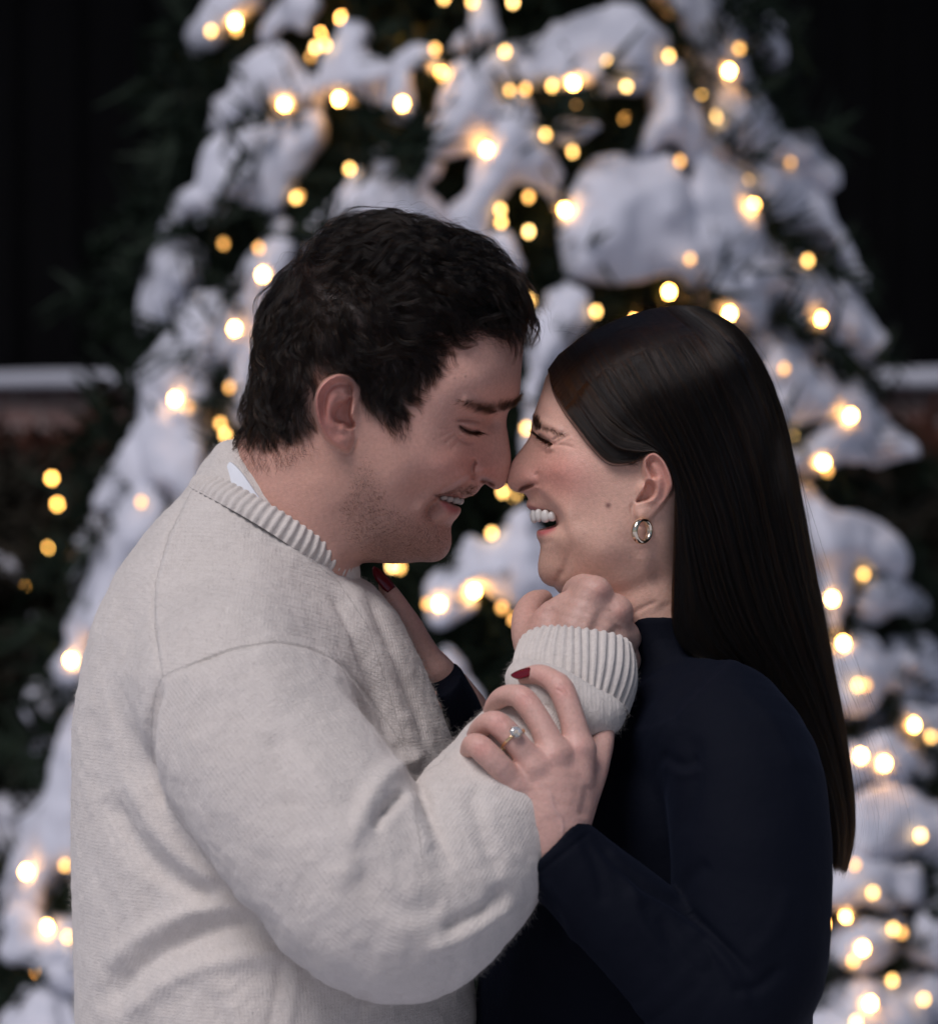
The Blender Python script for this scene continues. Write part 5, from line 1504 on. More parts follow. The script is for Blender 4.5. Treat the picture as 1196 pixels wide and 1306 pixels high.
snow_polys = [
    [(262, 25), (285, 0), (310, -20), (352, -10), (345, 18), (330, 30), (300, 42), (275, 48), (258, 40)],
    [(335, 50), (350, 20), (370, -5), (400, -10), (408, 25), (395, 50), (365, 45), (345, 55)],
    [(243, 66), (258, 50), (276, 53), (270, 68)],
    [(272, 165), (285, 130), (305, 100), (335, 75), (360, 72), (385, 95), (400, 120), (390, 145), (350, 150), (320, 150), (295, 163)],
    [(398, 135), (410, 85), (428, 50), (440, 36), (455, 45), (470, 80), (492, 98), (482, 130), (455, 140), (425, 135), (410, 128)],
    [(262, 290), (258, 245), (270, 200), (285, 175), (320, 165), (350, 165), (395, 150), (412, 180), (402, 210), (370, 240), (350, 275), (320, 270), (290, 275)],
    [(212, 310), (218, 275), (240, 245), (275, 240), (292, 270), (280, 298), (240, 292), (224, 318)],
    [(188, 405), (195, 360), (215, 325), (235, 330), (240, 360), (235, 390), (225, 408), (203, 412)],
    [(296, 420), (310, 370), (325, 330), (345, 310), (360, 330), (352, 400), (330, 450), (312, 460)],
    [(205, 480), (212, 440), (235, 410), (260, 400), (282, 420), (276, 470), (258, 520), (236, 538), (215, 515)],
    [(272, 400), (290, 385), (310, 395), (312, 430), (297, 452), (278, 440)], [(288, 475), (310, 440), (337, 430), (332, 505), (303, 525)],
    [(184, 565), (200, 522), (225, 530), (252, 560), (257, 602), (240, 632), (214, 628), (193, 604)],
    [(133, 637), (148, 592), (165, 570), (182, 580), (193, 610), (197, 642), (165, 642)],
    [(108, 800), (122, 735), (140, 680), (150, 655), (196, 650), (203, 690), (178, 742), (155, 790), (128, 815)], [(73, 862), (88, 815), (108, 785), (135, 805), (112, 850), (98, 874)],
    [(20, 1142), (35, 1080), (60, 1010), (85, 963), (114, 960), (118, 1080), (80, 1112), (60, 1150), (35, 1162)],
    [(18, 1215), (25, 1165), (50, 1172), (98, 1178), (100, 1216), (60, 1222)], [(-10, 1330), (35, 1283), (60, 1268), (85, 1288), (92, 1335), (20, 1345)], [(52, 1228), (80, 1212), (108, 1220), (108, 1248), (75, 1252)],
    [(570, 62), (590, 35), (603, 0), (612, -15), (626, 0), (640, 35), (647, 58), (635, 66), (600, 70), (580, 72)],
    [(512, 88), (530, 65), (550, 70), (557, 92), (535, 98)], [(488, 132), (500, 105), (512, 93), (524, 105), (532, 132), (520, 153), (503, 152)],
    [(525, 232), (545, 190), (560, 140), (580, 95), (605, 75), (652, 72), (658, 100), (638, 130), (632, 165), (610, 200), (580, 203), (560, 242), (540, 248)],
    [(640, 140), (665, 128), (692, 165), (702, 200), (714, 240), (714, 285), (690, 262), (660, 240), (632, 265), (622, 312), (596, 302), (586, 276), (604, 235), (612, 195), (628, 165)],
    [(643, 92), (690, 68), (715, 45), (740, 25), (775, 13), (805, 16), (834, 35), (840, 60), (832, 95), (800, 120), (770, 122), (745, 112), (720, 114), (690, 127), (663, 108)],
    [(410, 295), (438, 250), (460, 225), (480, 197), (496, 204), (515, 235), (542, 250), (565, 280), (570, 330), (430, 330)],
    [(698, 168), (720, 145), (745, 148), (767, 165), (750, 181), (725, 187), (705, 182)],
    [(790, 202), (812, 180), (828, 150), (824, 110), (845, 78), (872, 98), (884, 140), (888, 182), (872, 203), (850, 187), (830, 207), (806, 213)],
    [(722, 340), (730, 290), (735, 240), (758, 217), (800, 211), (842, 214), (867, 240), (878, 290), (887, 337), (870, 354), (830, 346), (790, 352), (755, 364), (727, 360)],
    [(622, 332), (640, 308), (662, 318), (668, 347), (645, 353)], [(672, 500), (680, 430), (698, 385), (720, 371), (748, 385), (745, 430), (722, 455), (705, 480), (690, 520)], [(668, 600), (672, 520), (690, 500), (706, 530), (700, 590)],
    [(568, 742), (600, 710), (638, 690), (650, 670), (672, 661), (692, 690), (708, 745), (692, 772), (650, 766), (620, 750), (598, 772)], [(543, 762), (560, 740), (582, 735), (602, 770), (577, 792), (553, 792)], [(554, 855), (575, 820), (602, 850), (618, 892), (588, 885)],
    [(845, -10), (915, -10), (932, 40), (947, 80), (962, 117), (930, 122), (900, 96), (878, 60), (858, 30)], [(922, 12), (945, 2), (967, 25), (982, 50), (990, 74), (963, 74), (945, 56), (930, 42)],
    [(922, 202), (903, 180), (923, 150), (928, 125), (970, 128), (987, 155), (1012, 165), (1032, 190), (1027, 207), (990, 207), (960, 217)],
    [(958, 272), (965, 240), (1000, 230), (1032, 250), (1057, 290), (1077, 327), (1060, 337), (1038, 302), (1010, 292), (983, 292)],
    [(866, 300), (875, 250), (890, 213), (910, 213), (927, 240), (942, 265), (962, 300), (960, 350), (930, 395), (905, 385), (888, 370), (878, 340)], [(935, 330), (962, 300), (987, 330), (1003, 350), (1008, 388), (985, 382), (977, 418), (940, 412), (918, 395)],
    [(983, 432), (995, 390), (1010, 348), (1050, 358), (1077, 385), (1103, 422), (1090, 434), (1040, 437), (1005, 442)], [(973, 472), (1000, 440), (1020, 453), (1052, 480), (1078, 512), (1060, 537), (1020, 532), (998, 532)],
    [(1006, 592), (1030, 560), (1060, 528), (1085, 508), (1117, 540), (1145, 572), (1110, 584), (1070, 582), (1038, 602)], [(1038, 652), (1065, 663), (1100, 678), (1132, 700), (1142, 727), (1110, 732), (1087, 722), (1082, 762), (1058, 792), (1043, 750), (1033, 700)],
    [(1086, 772), (1105, 738), (1147, 743), (1168, 772), (1140, 782), (1110, 787)], [(1056, 842), (1085, 818), (1112, 835), (1133, 872), (1110, 882), (1085, 897), (1062, 872)], [(1128, 842), (1165, 823), (1205, 838), (1205, 893), (1170, 882), (1148, 862)],
    [(1072, 1003), (1085, 958), (1110, 948), (1150, 953), (1178, 975), (1165, 993), (1130, 998), (1100, 988)], [(1118, 932), (1145, 903), (1182, 908), (1210, 920), (1210, 962), (1160, 948), (1133, 948)],
    [(1083, 1063), (1095, 1023), (1130, 1008), (1165, 1018), (1197, 1045), (1210, 1085), (1165, 1083), (1140, 1093), (1098, 1088)], [(1056, 1123), (1085, 1088), (1120, 1093), (1152, 1110), (1163, 1142), (1120, 1153), (1072, 1143)],
    [(1061, 1218), (1075, 1178), (1110, 1168), (1137, 1185), (1127, 1212), (1090, 1228)], [(1148, 1203), (1165, 1163), (1210, 1158), (1210, 1230), (1168, 1218)], [(1050, 1335), (1065, 1273), (1110, 1258), (1152, 1270), (1173, 1300), (1167, 1340)], [(1148, 1263), (1180, 1243), (1210, 1250), (1210, 1295), (1168, 1288)],
]
def pillow(poly, thick, seed, grow=1.0, back=0.0):
    c = np.mean(poly, 0)
    poly = [(c[0] + (a - c[0]) * grow, c[1] + (b - c[1]) * grow + (6 * grow - 6)) for a, b in poly]
    poly = [(c[0] + (a - c[0]) * 1.24, c[1] + (b - c[1]) * 1.22) for a, b in poly]
    yc = cone_y(*c)
    k_ = (D + yc) / D * S
    w = spline(np.array([((a - 598) * k_, CZ + (653 - b) * k_) for a, b in poly]), 5, True)
    lo, hi = w.min(0), w.max(0)
    size = float(min(hi - lo))
    h = max(0.0085, size / 22)
    thick = min(thick, size * 0.42)
    xs = np.arange(lo[0] - 3 * h, hi[0] + 3 * h, h); zs = np.arange(lo[1] - 3 * h, hi[1] + 3 * h, h)
    X, Z = np.meshgrid(xs, zs, indexing='ij')
    q = np.stack([X.ravel(), Z.ravel()], 1)
    sd = poly_sd(q, w)
    q3 = np.stack([q[:, 0], q[:, 1], np.full(len(q), seed * 3.1)], 1)
    sd = sd + 0.016 * vnoise(q3, 11) + 0.012 * vnoise(q3 + 3, 24) + 0.006 * vnoise(q3 + 5, 50)
    m = np.clip(sd / (thick * 1.5), 0, 1)
    t = thick * np.maximum(1 - (1 - m) ** 2, 0) ** 0.62 * (1 + 0.30 * vnoise(q3, 8) + 0.22 * vnoise(q3 + 2, 20))
    W2 = np.where(sd > 0, t * t, sd * 0.12).reshape(X.shape)
    ny = int(np.ceil(thick * 1.3 / h)) + 2
    ys = (np.arange(2 * ny) - ny + .5) * h
    F = (ys[None, :, None] ** 2 - W2[:, None, :])
    v, f = surface_nets(F, (xs[0], ys[0], zs[0]), (h, h, h))
    v = relax(v, f, 2)
    # lean with the flank of the tree and wrap around it
    zc = CZ + (653 - c[1]) * k_
    R = (APEX - zc) * 0.30
    dx = v[:, 0] - c[0] * 0 - AX
    x0 = (c[0] - 598) * k_ - AX
    wrap = np.sqrt(np.maximum(R * R - np.clip(np.abs(dx), 0, R * .97) ** 2, 0)) - math.sqrt(max(R * R - min(abs(x0), R * .97) ** 2, 0))
    v[:, 1] += yc - 0.75 * wrap + 0.28 * (v[:, 2] - zc) - 0.05 + back
    v = v + vert_normals(v, f) * (0.009 * vnoise(v, 13) + 0.005 * vnoise(v, 32))[:, None]
    return v, f, yc
snow_front = []
for i, poly in enumerate(snow_polys):
    v, f, yc = pillow(poly, 0.062, i)
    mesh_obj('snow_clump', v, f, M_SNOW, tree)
    snow_front.append(v)
    cx_, cy_ = np.mean(poly, 0)
    if cx_ > 850 or (cx_ < 330 and cy_ > 370):
        v, f, yc = pillow(poly, 0.045, i + 100, 1.34, 0.045)
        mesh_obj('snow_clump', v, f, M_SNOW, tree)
rs = np.random.default_rng(17)
sr, sd_ = [], []
for poly in snow_polys:
    c = np.mean(poly, 0); sp = spline(poly, 4, True)
    for p_ in sp[rs.random(len(sp)) < .55]:
        o = (p_ - c) / np.linalg.norm(p_ - c)
        if o[1] < -0.35 and rs.random() < .8:
            continue
        b = c + (p_ - c) * 1.06
        y = cone_y(*b) - .03
        sr.append(P(b[0], b[1], y)); sd_.append([o[0] * .8, -.45, -o[1] * .8 - .25])
sr = np.array(sr); sd_ = np.array(sd_) + rs.normal(0, .3, (len(sr), 3))
cv, cf = needles(sr, sd_, np.full(len(sr), .06), 34, .032, .0022, rs, .3)
tag(mesh_obj('twigs', cv, cf, M_NEEDLE, tree), kind='stuff')
# clumps round the sides and back of the tree, where the picture only hints at them
extra = []
for i in range(38):
    z = 0.5 + rt.random() * (APEX - 0.9); R = (APEX - z) * 0.30
    a = rt.uniform(0.12, math.pi - .12)
    w = 0.10 + 0.12 * R
    p = [(w * math.cos(t) * (1 + .25 * math.sin(3 * t + i)), w * .9 * math.sin(t) * (1 + .2 * math.cos(2 * t + i))) for t in np.linspace(0, 6.283, 9)[:-1]]
    u = spline(p, 4, True)
    sph, sf_ = loft(np.array([np.stack([u[:, 0] * math.cos(b), u[:, 1] * math.cos(b), np.full(len(u), .07 * math.sin(b))], 1) for b in np.linspace(-1.5, 1.5, 9)]))
    o = np.array([math.cos(a), math.sin(a), 0]); s_ = np.array([-o[1], o[0], 0]); up = np.array([-.28 * o[0], -.28 * o[1], .96])
    nn = np.cross(s_, up)
    extra.append((np.array([AX, TY, z]) + o * R * .9 + np.outer(sph[:, 0], s_) + np.outer(sph[:, 1], up) + np.outer(sph[:, 2], nn), sf_))
cv, cf, _ = merge(extra)
cv = cv + 0.012 * np.stack([vnoise(cv, 12), vnoise(cv + 4, 12), vnoise(cv + 9, 12)], 1)
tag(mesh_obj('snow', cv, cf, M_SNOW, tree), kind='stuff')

# ------------------------------------------------------------------ light strings
def bulb_mat(name, col, st):
    m = bpy.data.materials.new(name); m.use_nodes = True
    N = m.node_tree.nodes
    b = N['Principled BSDF']
    b.inputs['Base Color'].default_value = (0.9, 0.7, 0.4, 1)
    b.inputs['Emission Color'].default_value = (*col, 1)
    b.inputs['Emission Strength'].default_value = st
    return m
M_BULB = bulb_mat('warm bulb', (1.0, 0.55, 0.15), 11.0)
M_BULB_HOT = bulb_mat('bright bulb', (1.0, 0.60, 0.20), 15.0)
M_BULB_LOW = bulb_mat('soft bulb', (1.0, 0.50, 0.12), 7.5)
M_BULB_DIM = bulb_mat('amber bulb', (1.0, 0.46, 0.10), 5.0)
M_BULB_FAR = bulb_mat('amber shrub bulb', (1.0, 0.50, 0.10), 24.0)
M_WIRE = simple_mat('green wire', (0.01, 0.03, 0.015), 0.6)
bulbs = [(269, 39), (301, 37), (362, 134), (377, 252), (251, 384), (402, 60), (415, 57), (446, 215), (554.5, 62), (644, 65), (602, 2), (654, 2), (566, -3), (513, 131), (650, 116), (670, 113), (704, 109), (731, 104), (775, 79), (799, 109),
    (696, 171), (730, 193), (433, 126), (674, 251), (638, 267), (639, 283), (674, 295), (676, 382), (760, 397), (720, 267), (943, 61), (853, 71), (895, 117), (915, 147), (952, 231), (1030, 332), (931, 92), (853, 370), (930, 402), (1046, 405),
    (223, 509), (281, 540), (287, 554), (289, 573), (299, 419), (90, 840), (1086, 532), (1015, 553), (1101, 733), (1094, 874), (83, 1104), (61, 1180), (86, 1195), (33, 1112), (1187, 940), (1098, 962), (1128, 975), (1174, 1066), (1113, 1139), (1139, 1185), (1088, 1226), (1138, 1251), (1178, 1275), (1092, 1304), (1077, 1171),
    (627, 680), (641, 627), (510, 724), (657, 634), (671, 546), (605, 752), (1061, 764), (500, 722)]
dim = [(330, 316), (382, 250), (397, 72), (563, 95), (733, 130), (796, 150), (1008, 208), (867, 205), (961, 264), (293, 494), (1160, 925), (1090, 1103), (1150, 1190), (640, 775), (655, 790), (545, 770), (1104, 874), (285, 310), (240, 520), (180, 640), (1055, 600), (880, 330), (1000, 470)]
def ico(r, c, sub=1):
    import bmesh
    bm = bmesh.new(); bmesh.ops.create_icosphere(bm, subdivisions=sub, radius=r)
    v = np.array([x.co for x in bm.verts]) * np.array([1, 1, 1.35]) + c
    f = [[x.index for x in y.verts] for y in bm.faces]
    bm.free(); return v, f
allsnow = np.vstack(snow_front); asp = PX(allsnow)
def string_of(name, label, pts, yfun, group=None):
    root = bpy.data.objects.new(name, None); sc.collection.objects.link(root)
    first = pts[0][0]; root.location = P(first[0], first[1], yfun(*first)); bpy.context.view_layer.update()
    tag(root, label, 'light string', group)
    pos = []
    vb, fb = ico(0.0050, np.zeros(3), 2)
    me = {}
    for (px, py), mat in pts:
        p = P(px, py, yfun(px, py)); pos.append(p)
        if mat.name not in me:
            o = mesh_obj('bulb', vb, fb, mat, root); me[mat.name] = o.data
        else:
            o = bpy.data.objects.new('bulb', me[mat.name]); sc.collection.objects.link(o)
            o.parent = root; o.matrix_parent_inverse = root.matrix_world.inverted()
        o.location = p
    # wire: nearest-neighbour tour just behind the bulbs
    left = list(range(1, len(pos))); tour = [0]
    while left:
        j = min(left, key=lambda k: np.linalg.norm(pos[k] - pos[tour[-1]])); left.remove(j); tour.append(j)
    w = []
    for a, b in zip(tour[:-1], tour[1:]):
        pa, pb = pos[a], pos[b]
        L = np.linalg.norm(pa - pb)
        s = np.linspace(0, 1, 10)[:, None]
        path = pa + (pb - pa) * s + np.array([0, .03 + .12 * L, -.10 * L]) * (4 * s * (1 - s)) + np.array([0, .008, 0])
        t6 = np.linspace(0, 2 * np.pi, 6, endpoint=False)
        w.append(loft(np.array([c + np.stack([np.cos(t6) * .0015, np.sin(t6) * .0015, np.zeros(6)], 1) if abs((pb - pa)[2]) > .5 * L else c + np.stack([np.zeros(6), np.cos(t6) * .0015, np.sin(t6) * .0015], 1) for c in path])))
    cv, cf, _ = merge(w)
    mesh_obj('wire', cv, cf, M_WIRE, root)
    return root
def bulb_y(px, py):
    y = cone_y(px, py) - 0.045
    k_ = np.hypot(asp[:, 0] - px, asp[:, 1] - py) < 9
    if k_.any():
        y = min(y, float(allsnow[k_, 1].min()) - 0.010)
    return y
buried = [(362, 134), (432, 126), (513, 132), (731, 106), (720, 267), (853, 372), (930, 400), (1046, 406), (299, 419), (223, 509), (90, 842), (61, 1182), (33, 1112), (1061, 764), (605, 754), (1077, 1172), (1128, 974), (1098, 964), (961, 262), (563, 94), (930, 90), (300, 28), (560, 770), (1075, 820), (1100, 1210), (1165, 925), (1085, 530), (1050, 590), (335, 350), (620, 190), (1110, 1280)]
M_BULB_SNOW = bulb_mat('bulb in snow', (1.0, 0.45, 0.10), 120.0)
def bury_y(px, py):
    k_ = np.hypot(asp[:, 0] - px, asp[:, 1] - py) < 9
    return (float(allsnow[k_, 1].min()) + 0.001) if k_.any() else cone_y(px, py) - 0.01
string_of('light_string', 'string of fairy lights sunk in the snow and glowing through its surface', [(b, M_BULB_SNOW) for b in buried], bury_y)
bulbs = [b for b in bulbs if min((b[0] - q[0]) ** 2 + (b[1] - q[1]) ** 2 for q in buried) > 60]
string_of('light_string', 'long string of warm white fairy lights wound over the snowy evergreen', [(b, (M_BULB, M_BULB_HOT, M_BULB, M_BULB_LOW)[(i * 7 + i // 3) % 4]) for i, b in enumerate(bulbs)] + [(b, M_BULB_DIM) for b in dim], bulb_y)

hid = []  # extra bulbs at random spots, added to cast amber glow on the snow
rh = np.random.default_rng(31)
while len(hid) < 34:
    x, y = rh.uniform(30, 1200), rh.uniform(-10, 1310)
    if abs(x - 605) < 335 + .30 * y - 25 and not (150 < x < 1010 and y > 760) and not (330 < x < 660 and 320 < y < 640) and not (720 < x < 1000 and 430 < y):
        hid.append((x, y))
def deep_y(px, py):
    return cone_y(px, py) + 0.04
M_BULB_GLOW = bulb_mat('added glow bulb', (1.0, 0.45, 0.10), 80.0)
string_of('light_string', 'added string of hidden fairy lights that casts amber glow under the snow clumps', [(b, M_BULB_GLOW) for b in hid], deep_y)

# ------------------------------------------------------------------ dark shrubs beside the tree
def shrub(name, label, px, py_top, y, w, leaf, seed, snow=True, n=900):
    r = np.random.default_rng(seed)
    c = P(px, py_top, y); H = c[2]
    root = bpy.data.objects.new(name, None); sc.collection.objects.link(root); root.location = (c[0], y, 0)
    bpy.context.view_layer.update()
    tag(root, label, 'shrub', 'dark shrubs along the garden wall')
    a = r.random(n) * 6.283; u = r.random(n) ** .5; zz = H * (.12 + .8 * r.random(n) ** .8)
    rad = w * u * np.sqrt(np.clip(1.15 - (zz / H) ** 2, .05, 1)) * (1 + .3 * vnoise(np.stack([np.cos(a) * 2, np.sin(a) * 2, zz * 3 + seed], 1)))
    roots = np.stack([c[0] + np.cos(a) * rad, y + np.sin(a) * rad, zz], 1)
    d = np.stack([np.cos(a), np.sin(a), .5 + r.random(n)], 1) + r.normal(0, .4, (n, 3))
    v, f = needles(roots, d, np.full(n, .16), 22, .05, .011, r, .1)
    mesh_obj('foliage', v, f, leaf, root)
    st = []
    t6 = np.linspace(0, 2 * np.pi, 7, endpoint=False)
    for i in range(7):
        b = r.random() * 6.283
        path = np.array([[c[0] + math.cos(b) * w * .7 * s ** 1.4 * 1, y + math.sin(b) * w * .7 * s ** 1.4, H * .8 * s] for s in np.linspace(0, 1, 6)])
        st.append(loft(np.array([q_ + np.stack([np.cos(t6), np.sin(t6), np.zeros(7)], 1) * (.016 * (1 - .7 * s)) for q_, s in zip(path, np.linspace(0, 1, 6))])))
    cv, cf, _ = merge(st)
    mesh_obj('stem', cv, cf, M_BARK, root)
    if snow:
        sn = []
        for i in range(9):
            b = r.random() * 6.283; z = H * (.45 + .42 * r.random()); q_ = w * math.sqrt(max(1.1 - (z / H) ** 2, .05)) * .95
            b = -math.pi / 2 + r.normal(0, .7)
            cc = np.array([c[0] + math.cos(b) * q_, y + math.sin(b) * q_, z])
            s1 = .05 + .06 * r.random()
            v, f = ico(1, np.zeros(3), 3)
            v = v * np.array([s1 * 1.3, s1, s1 * .45]); v = v + .25 * s1 * np.stack([vnoise(v + i, 12), vnoise(v + i + 5, 12), vnoise(v + i + 8, 12)], 1)
            for q4 in (v + cc,):
                sn.append((q4, np.array(f)))
        cv, cf, _ = merge(sn)
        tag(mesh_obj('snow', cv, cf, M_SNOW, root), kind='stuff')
    return root
shrub('shrub', 'dark green shrub dusted with snow, carrying a few amber lights at the far left', 62, 575, 4.3, .42, M_DARKLEAF, 1)
shrub('shrub', 'dark shrub low behind the left flank of the tree', 130, 560, 5.4, .45, M_DARKLEAF, 2)
shrub('shrub', 'russet leaved shrub under the wall cap left of the tree', 120, 510, 6.0, .40, M_REDLEAF, 3, False)
shrub('shrub', 'dark shrub right of the tree beside the long dark hair', 1180, 560, 5.2, .45, M_DARKLEAF, 4, False)
shrub('shrub', 'russet leaved shrub in front of the wall right of the tree', 1150, 500, 6.0, .42, M_REDLEAF, 5, False)
string_of('light_string', 'short string of amber fairy lights on the dark shrub at far left', [((66, 610), M_BULB_FAR), ((73, 643), M_BULB_FAR), ((63, 697), M_BULB_FAR), ((34, 747), M_BULB_FAR)], lambda a, b: 4.3 - .48)
# ------------------------------------------------------------------ small parts of the people
M_SKIN = skin_mat('skin')
M_HAIR = hair_mat('dark brown hair', 0.985, 0.27, 0.1)
M_HAIRW = hair_mat('long dark hair', 0.978, 0.30, 0.15)
M_TEETH = simple_mat('teeth', (0.74, 0.72, 0.68), 0.22, spec=0.5)
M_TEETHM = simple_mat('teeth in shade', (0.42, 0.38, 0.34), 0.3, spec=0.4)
M_NAIL = simple_mat('red varnish', (0.12, 0.003, 0.010), 0.12, spec=0.6)
M_GOLD = simple_mat('gold', (0.90, 0.66, 0.36), 0.16, metal=1.0)
M_PALE = simple_mat('pale gold', (0.86, 0.74, 0.58), 0.14, metal=1.0)
M_SHIRT = simple_mat('white cotton', (0.72, 0.74, 0.78), 0.9, bump=(900, .2, .0005))
def teeth(row, w=.0042):
    """row of (px, py_top, py_bottom, y, half width, yaw): rounded tooth crowns"""
    out = []
    for px, a, b, y, hw, yaw in row:
        for s in (1, -1):
            c = P(px, (a + b) / 2, y); hh = (b - a) / 2 * S
            v, f = ico(1, np.zeros(3), 3); v[:, 2] /= 1.35
            v = np.sign(v) * np.abs(v) ** 0.82
            v = v * np.array([.0032, hw, hh])
            v[:, 1] *= 1 - .12 * np.clip(v[:, 2] / hh, -1, 1)
            v[:, 0] *= 1 - .25 * np.clip(-v[:, 2] / hh, 0, 1)
            c_, s_ = math.cos(yaw), math.sin(yaw)
            v = np.stack([v[:, 0] * c_ - v[:, 1] * s_, v[:, 0] * s_ + v[:, 1] * c_, v[:, 2]], 1) + c
            if s < 0: v = v * np.array([1, -1, 1])
            out.append((v, np.array(f)))
    return merge(out)[:2]
wt_v, wt_f = teeth([(681.3, 649, 667.5, -.0042, .0037, .15), (686.8, 649, 666, -.0110, .0031, .5), (695.5, 650, 666.5, -.0160, .0035, .9), (704, 652, 665, -.0195, .0031, 1.15)])
mt_v, mt_f = teeth([(586.5, 634, 643.8, -.0042, .0037, -.15), (581, 633.5, 642.6, -.0108, .0031, -.5), (573, 632.5, 640.5, -.0158, .0033, -.9), (565.5, 631.5, 638, -.0195, .0030, -1.15)])

# ------------------------------------------------------------------ low body, legs and shoes (out of frame)
def legs(x, yw, zhip, r0, turn):
    cs = []
    for s in (-1, 1):
        cs.append(spline(np.array([[x, s * yw * .8, zhip + .10, r0 * 1.15], [x, s * yw, zhip - .05, r0 * 1.1], [x + .02 * turn, s * yw, zhip * .52, r0 * .74], [x, s * yw, .22, r0 * .56], [x, s * yw, .07, r0 * .60]]), 4))
    return cs
def leg_mesh(cs, h=.012):
    a = np.vstack(cs)
    return sdf_mesh(lambda p: smin(d_chain(p, cs[0]), d_chain(p, cs[1]), .03), a[:, :3].min(0) - .15, a[:, :3].max(0) + .16, h)
def shoe_mesh(x, y, turn, L):
    c = np.array([[x - .07 * turn, y, .045, .042], [x, y, .05, .045], [x + L * .5 * turn, y, .036, .036], [x + L * turn, y, .026, .027]])
    return sdf_mesh(lambda p: np.maximum(d_chain(p, spline(c, 4)), .004 - p[:, 2]), c[:, :3].min(0) - .08, c[:, :3].max(0) + .08, .008)
man_x = P(350, 1306)[0]; wom_x = P(840, 1306)[0]
mleg = leg_mesh(legs(man_x, .10, .98, .098, 1)); wleg = leg_mesh(legs(wom_x, .09, .98, .086, -1))

# hidden torso under the clothes keeps each body one connected figure
def under(prof, shrink, lo, hi, neck, h=.008):
    return sdf_mesh(lambda p: smin(prof.field(p) + shrink, d_chain(p, neck), .03), lo, hi, h)

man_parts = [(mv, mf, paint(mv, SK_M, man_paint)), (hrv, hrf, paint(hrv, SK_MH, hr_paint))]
arm_core = chain([(300, 910, -.125, .042), (415, 1068, -.2, .043), (525, 1165, -.215, .036), (620, 1050, -.165, .034), (690, 952, -.122, .028), (716, 880, -.088, .023)])
arm_far = chain([(300, 910, .125, .042), (400, 1080, .19, .043), (500, 1180, .18, .036), (560, 1150, .12, .03)])
core = chain([(345, 640, 0, .045), (340, 800, 0, .062), (330, 1000, 0, .08), (340, 1250, 0, .105), (345, 1480, 0, .10)])
sh = chain([(300, 905, -.12, .042), (300, 870, 0, .06), (300, 905, .12, .042)])
bv, bf = sdf_mesh(lambda p: np.minimum(smin(smin(d_chain(p, core), d_chain(p, sh), .04), np.minimum(d_chain(p, arm_core), d_chain(p, arm_far)), .03), 9), (-.36, -.28, 1.0), (.12, .27, 1.64), .009)
man_parts.append((bv, bf, np.tile(SK_M, (len(bv), 1))))
wom_parts = [(wv, wf, paint(wv, SK_W, wom_paint)), (hlv, hlf, paint(hlv, SK_WH, hl_paint)), (hfv, hff, paint(hfv, SK_WH, []))]
w_arm = chain([(918, 950, -.105, .032), (956, 1150, -.182, .040), (945, 1240, -.195, .038), (855, 1222, -.2, .030), (775, 1150, -.198, .026), (705, 1085, -.197, .021)])
w_far = chain([(905, 955, .105, .032), (895, 1060, .165, .036), (800, 1120, .165, .032), (690, 1060, .125, .028), (590, 920, .055, .018)])
w_core = chain([(843, 800, 0, .036), (850, 870, 0, .040), (860, 950, 0, .065), (830, 1150, 0, .09), (820, 1300, 0, .085), (830, 1500, 0, .10)])
w_sh = chain([(915, 945, -.10, .032), (885, 930, 0, .05), (915, 945, .10, .032)])
bv, bf = sdf_mesh(lambda p: smin(smin(d_chain(p, w_core), d_chain(p, w_sh), .04), np.minimum(d_chain(p, w_arm), d_chain(p, w_far)), .02), (-.06, -.26, 1.02), (.30, .26, 1.62), .009)
wom_parts.append((bv, bf, np.tile(SK_W, (len(bv), 1))))

def person(parts, label):
    v, f, c = merge(parts)
    return tag(mesh_obj('person', v, f, M_SKIN, None, cols=c), label, 'person')
MAN = person(man_parts, 'smiling man with short wavy dark hair and stubble, in a cream knit sweater')
WOM = person(wom_parts, 'laughing woman with long straight dark hair, in a navy mock neck top')
# man
hair_obj('hair', man_hair, man_rad, M_HAIR, MAN)
hair_obj('eyebrow', man_brow, [.00005] * len(man_brow), M_HAIR, MAN)
hair_obj('eyelashes', man_lash, [.00014] * len(man_lash), M_HAIR, MAN)
hair_obj('stubble', stub, [.00004] * len(stub), M_HAIR, MAN)
mesh_obj('teeth', mt_v, mt_f, M_TEETHM, MAN)
swo = mesh_obj('sweater', sv, sf, M_KNIT, MAN, attrs={'knit': knit})
mesh_obj('collar', col_v, col_f, M_KNIT, swo, attrs={'knit': col_k})
mesh_obj('cuff', cuf_v, cuf_f, M_KNIT, swo, attrs={'knit': cuf_k})
mesh_obj('sleeve_fold', pv, pf, M_KNIT, swo, attrs={'knit': pv})
fz = fuzz(sv, sn_, 70000, .0035, rg, sv[:, 1] < .03)
fz += fuzz(cuf_v, vert_normals(cuf_v, cuf_f), 3000, .0022, rg, cuf_v[:, 1] < .1) + fuzz(col_v, vert_normals(col_v, col_f), 3000, .0022, rg, col_v[:, 1] < .1) + fuzz(pv, vert_normals(pv, pf), 3000, .003, rg, pv[:, 1] < .1)
hair_obj('wool_fuzz', fz, [.00003] * len(fz), M_KNIT, swo)
mesh_obj('shirt', shr_v, shr_f, M_SHIRT, MAN)
M_TROUSER = simple_mat('charcoal trousers', (0.02, 0.02, 0.024), 0.9, bump=(300, .3, .002))
M_SHOE = simple_mat('brown leather', (0.05, 0.028, 0.016), 0.45)
M_BOOT = simple_mat('black leather', (0.012, 0.012, 0.012), 0.4)
mesh_obj('trousers', *mleg, M_TROUSER, MAN)
for s in (-1, 1):
    mesh_obj('shoe', *shoe_mesh(man_x, s * .10, 1, .19), M_SHOE, MAN)
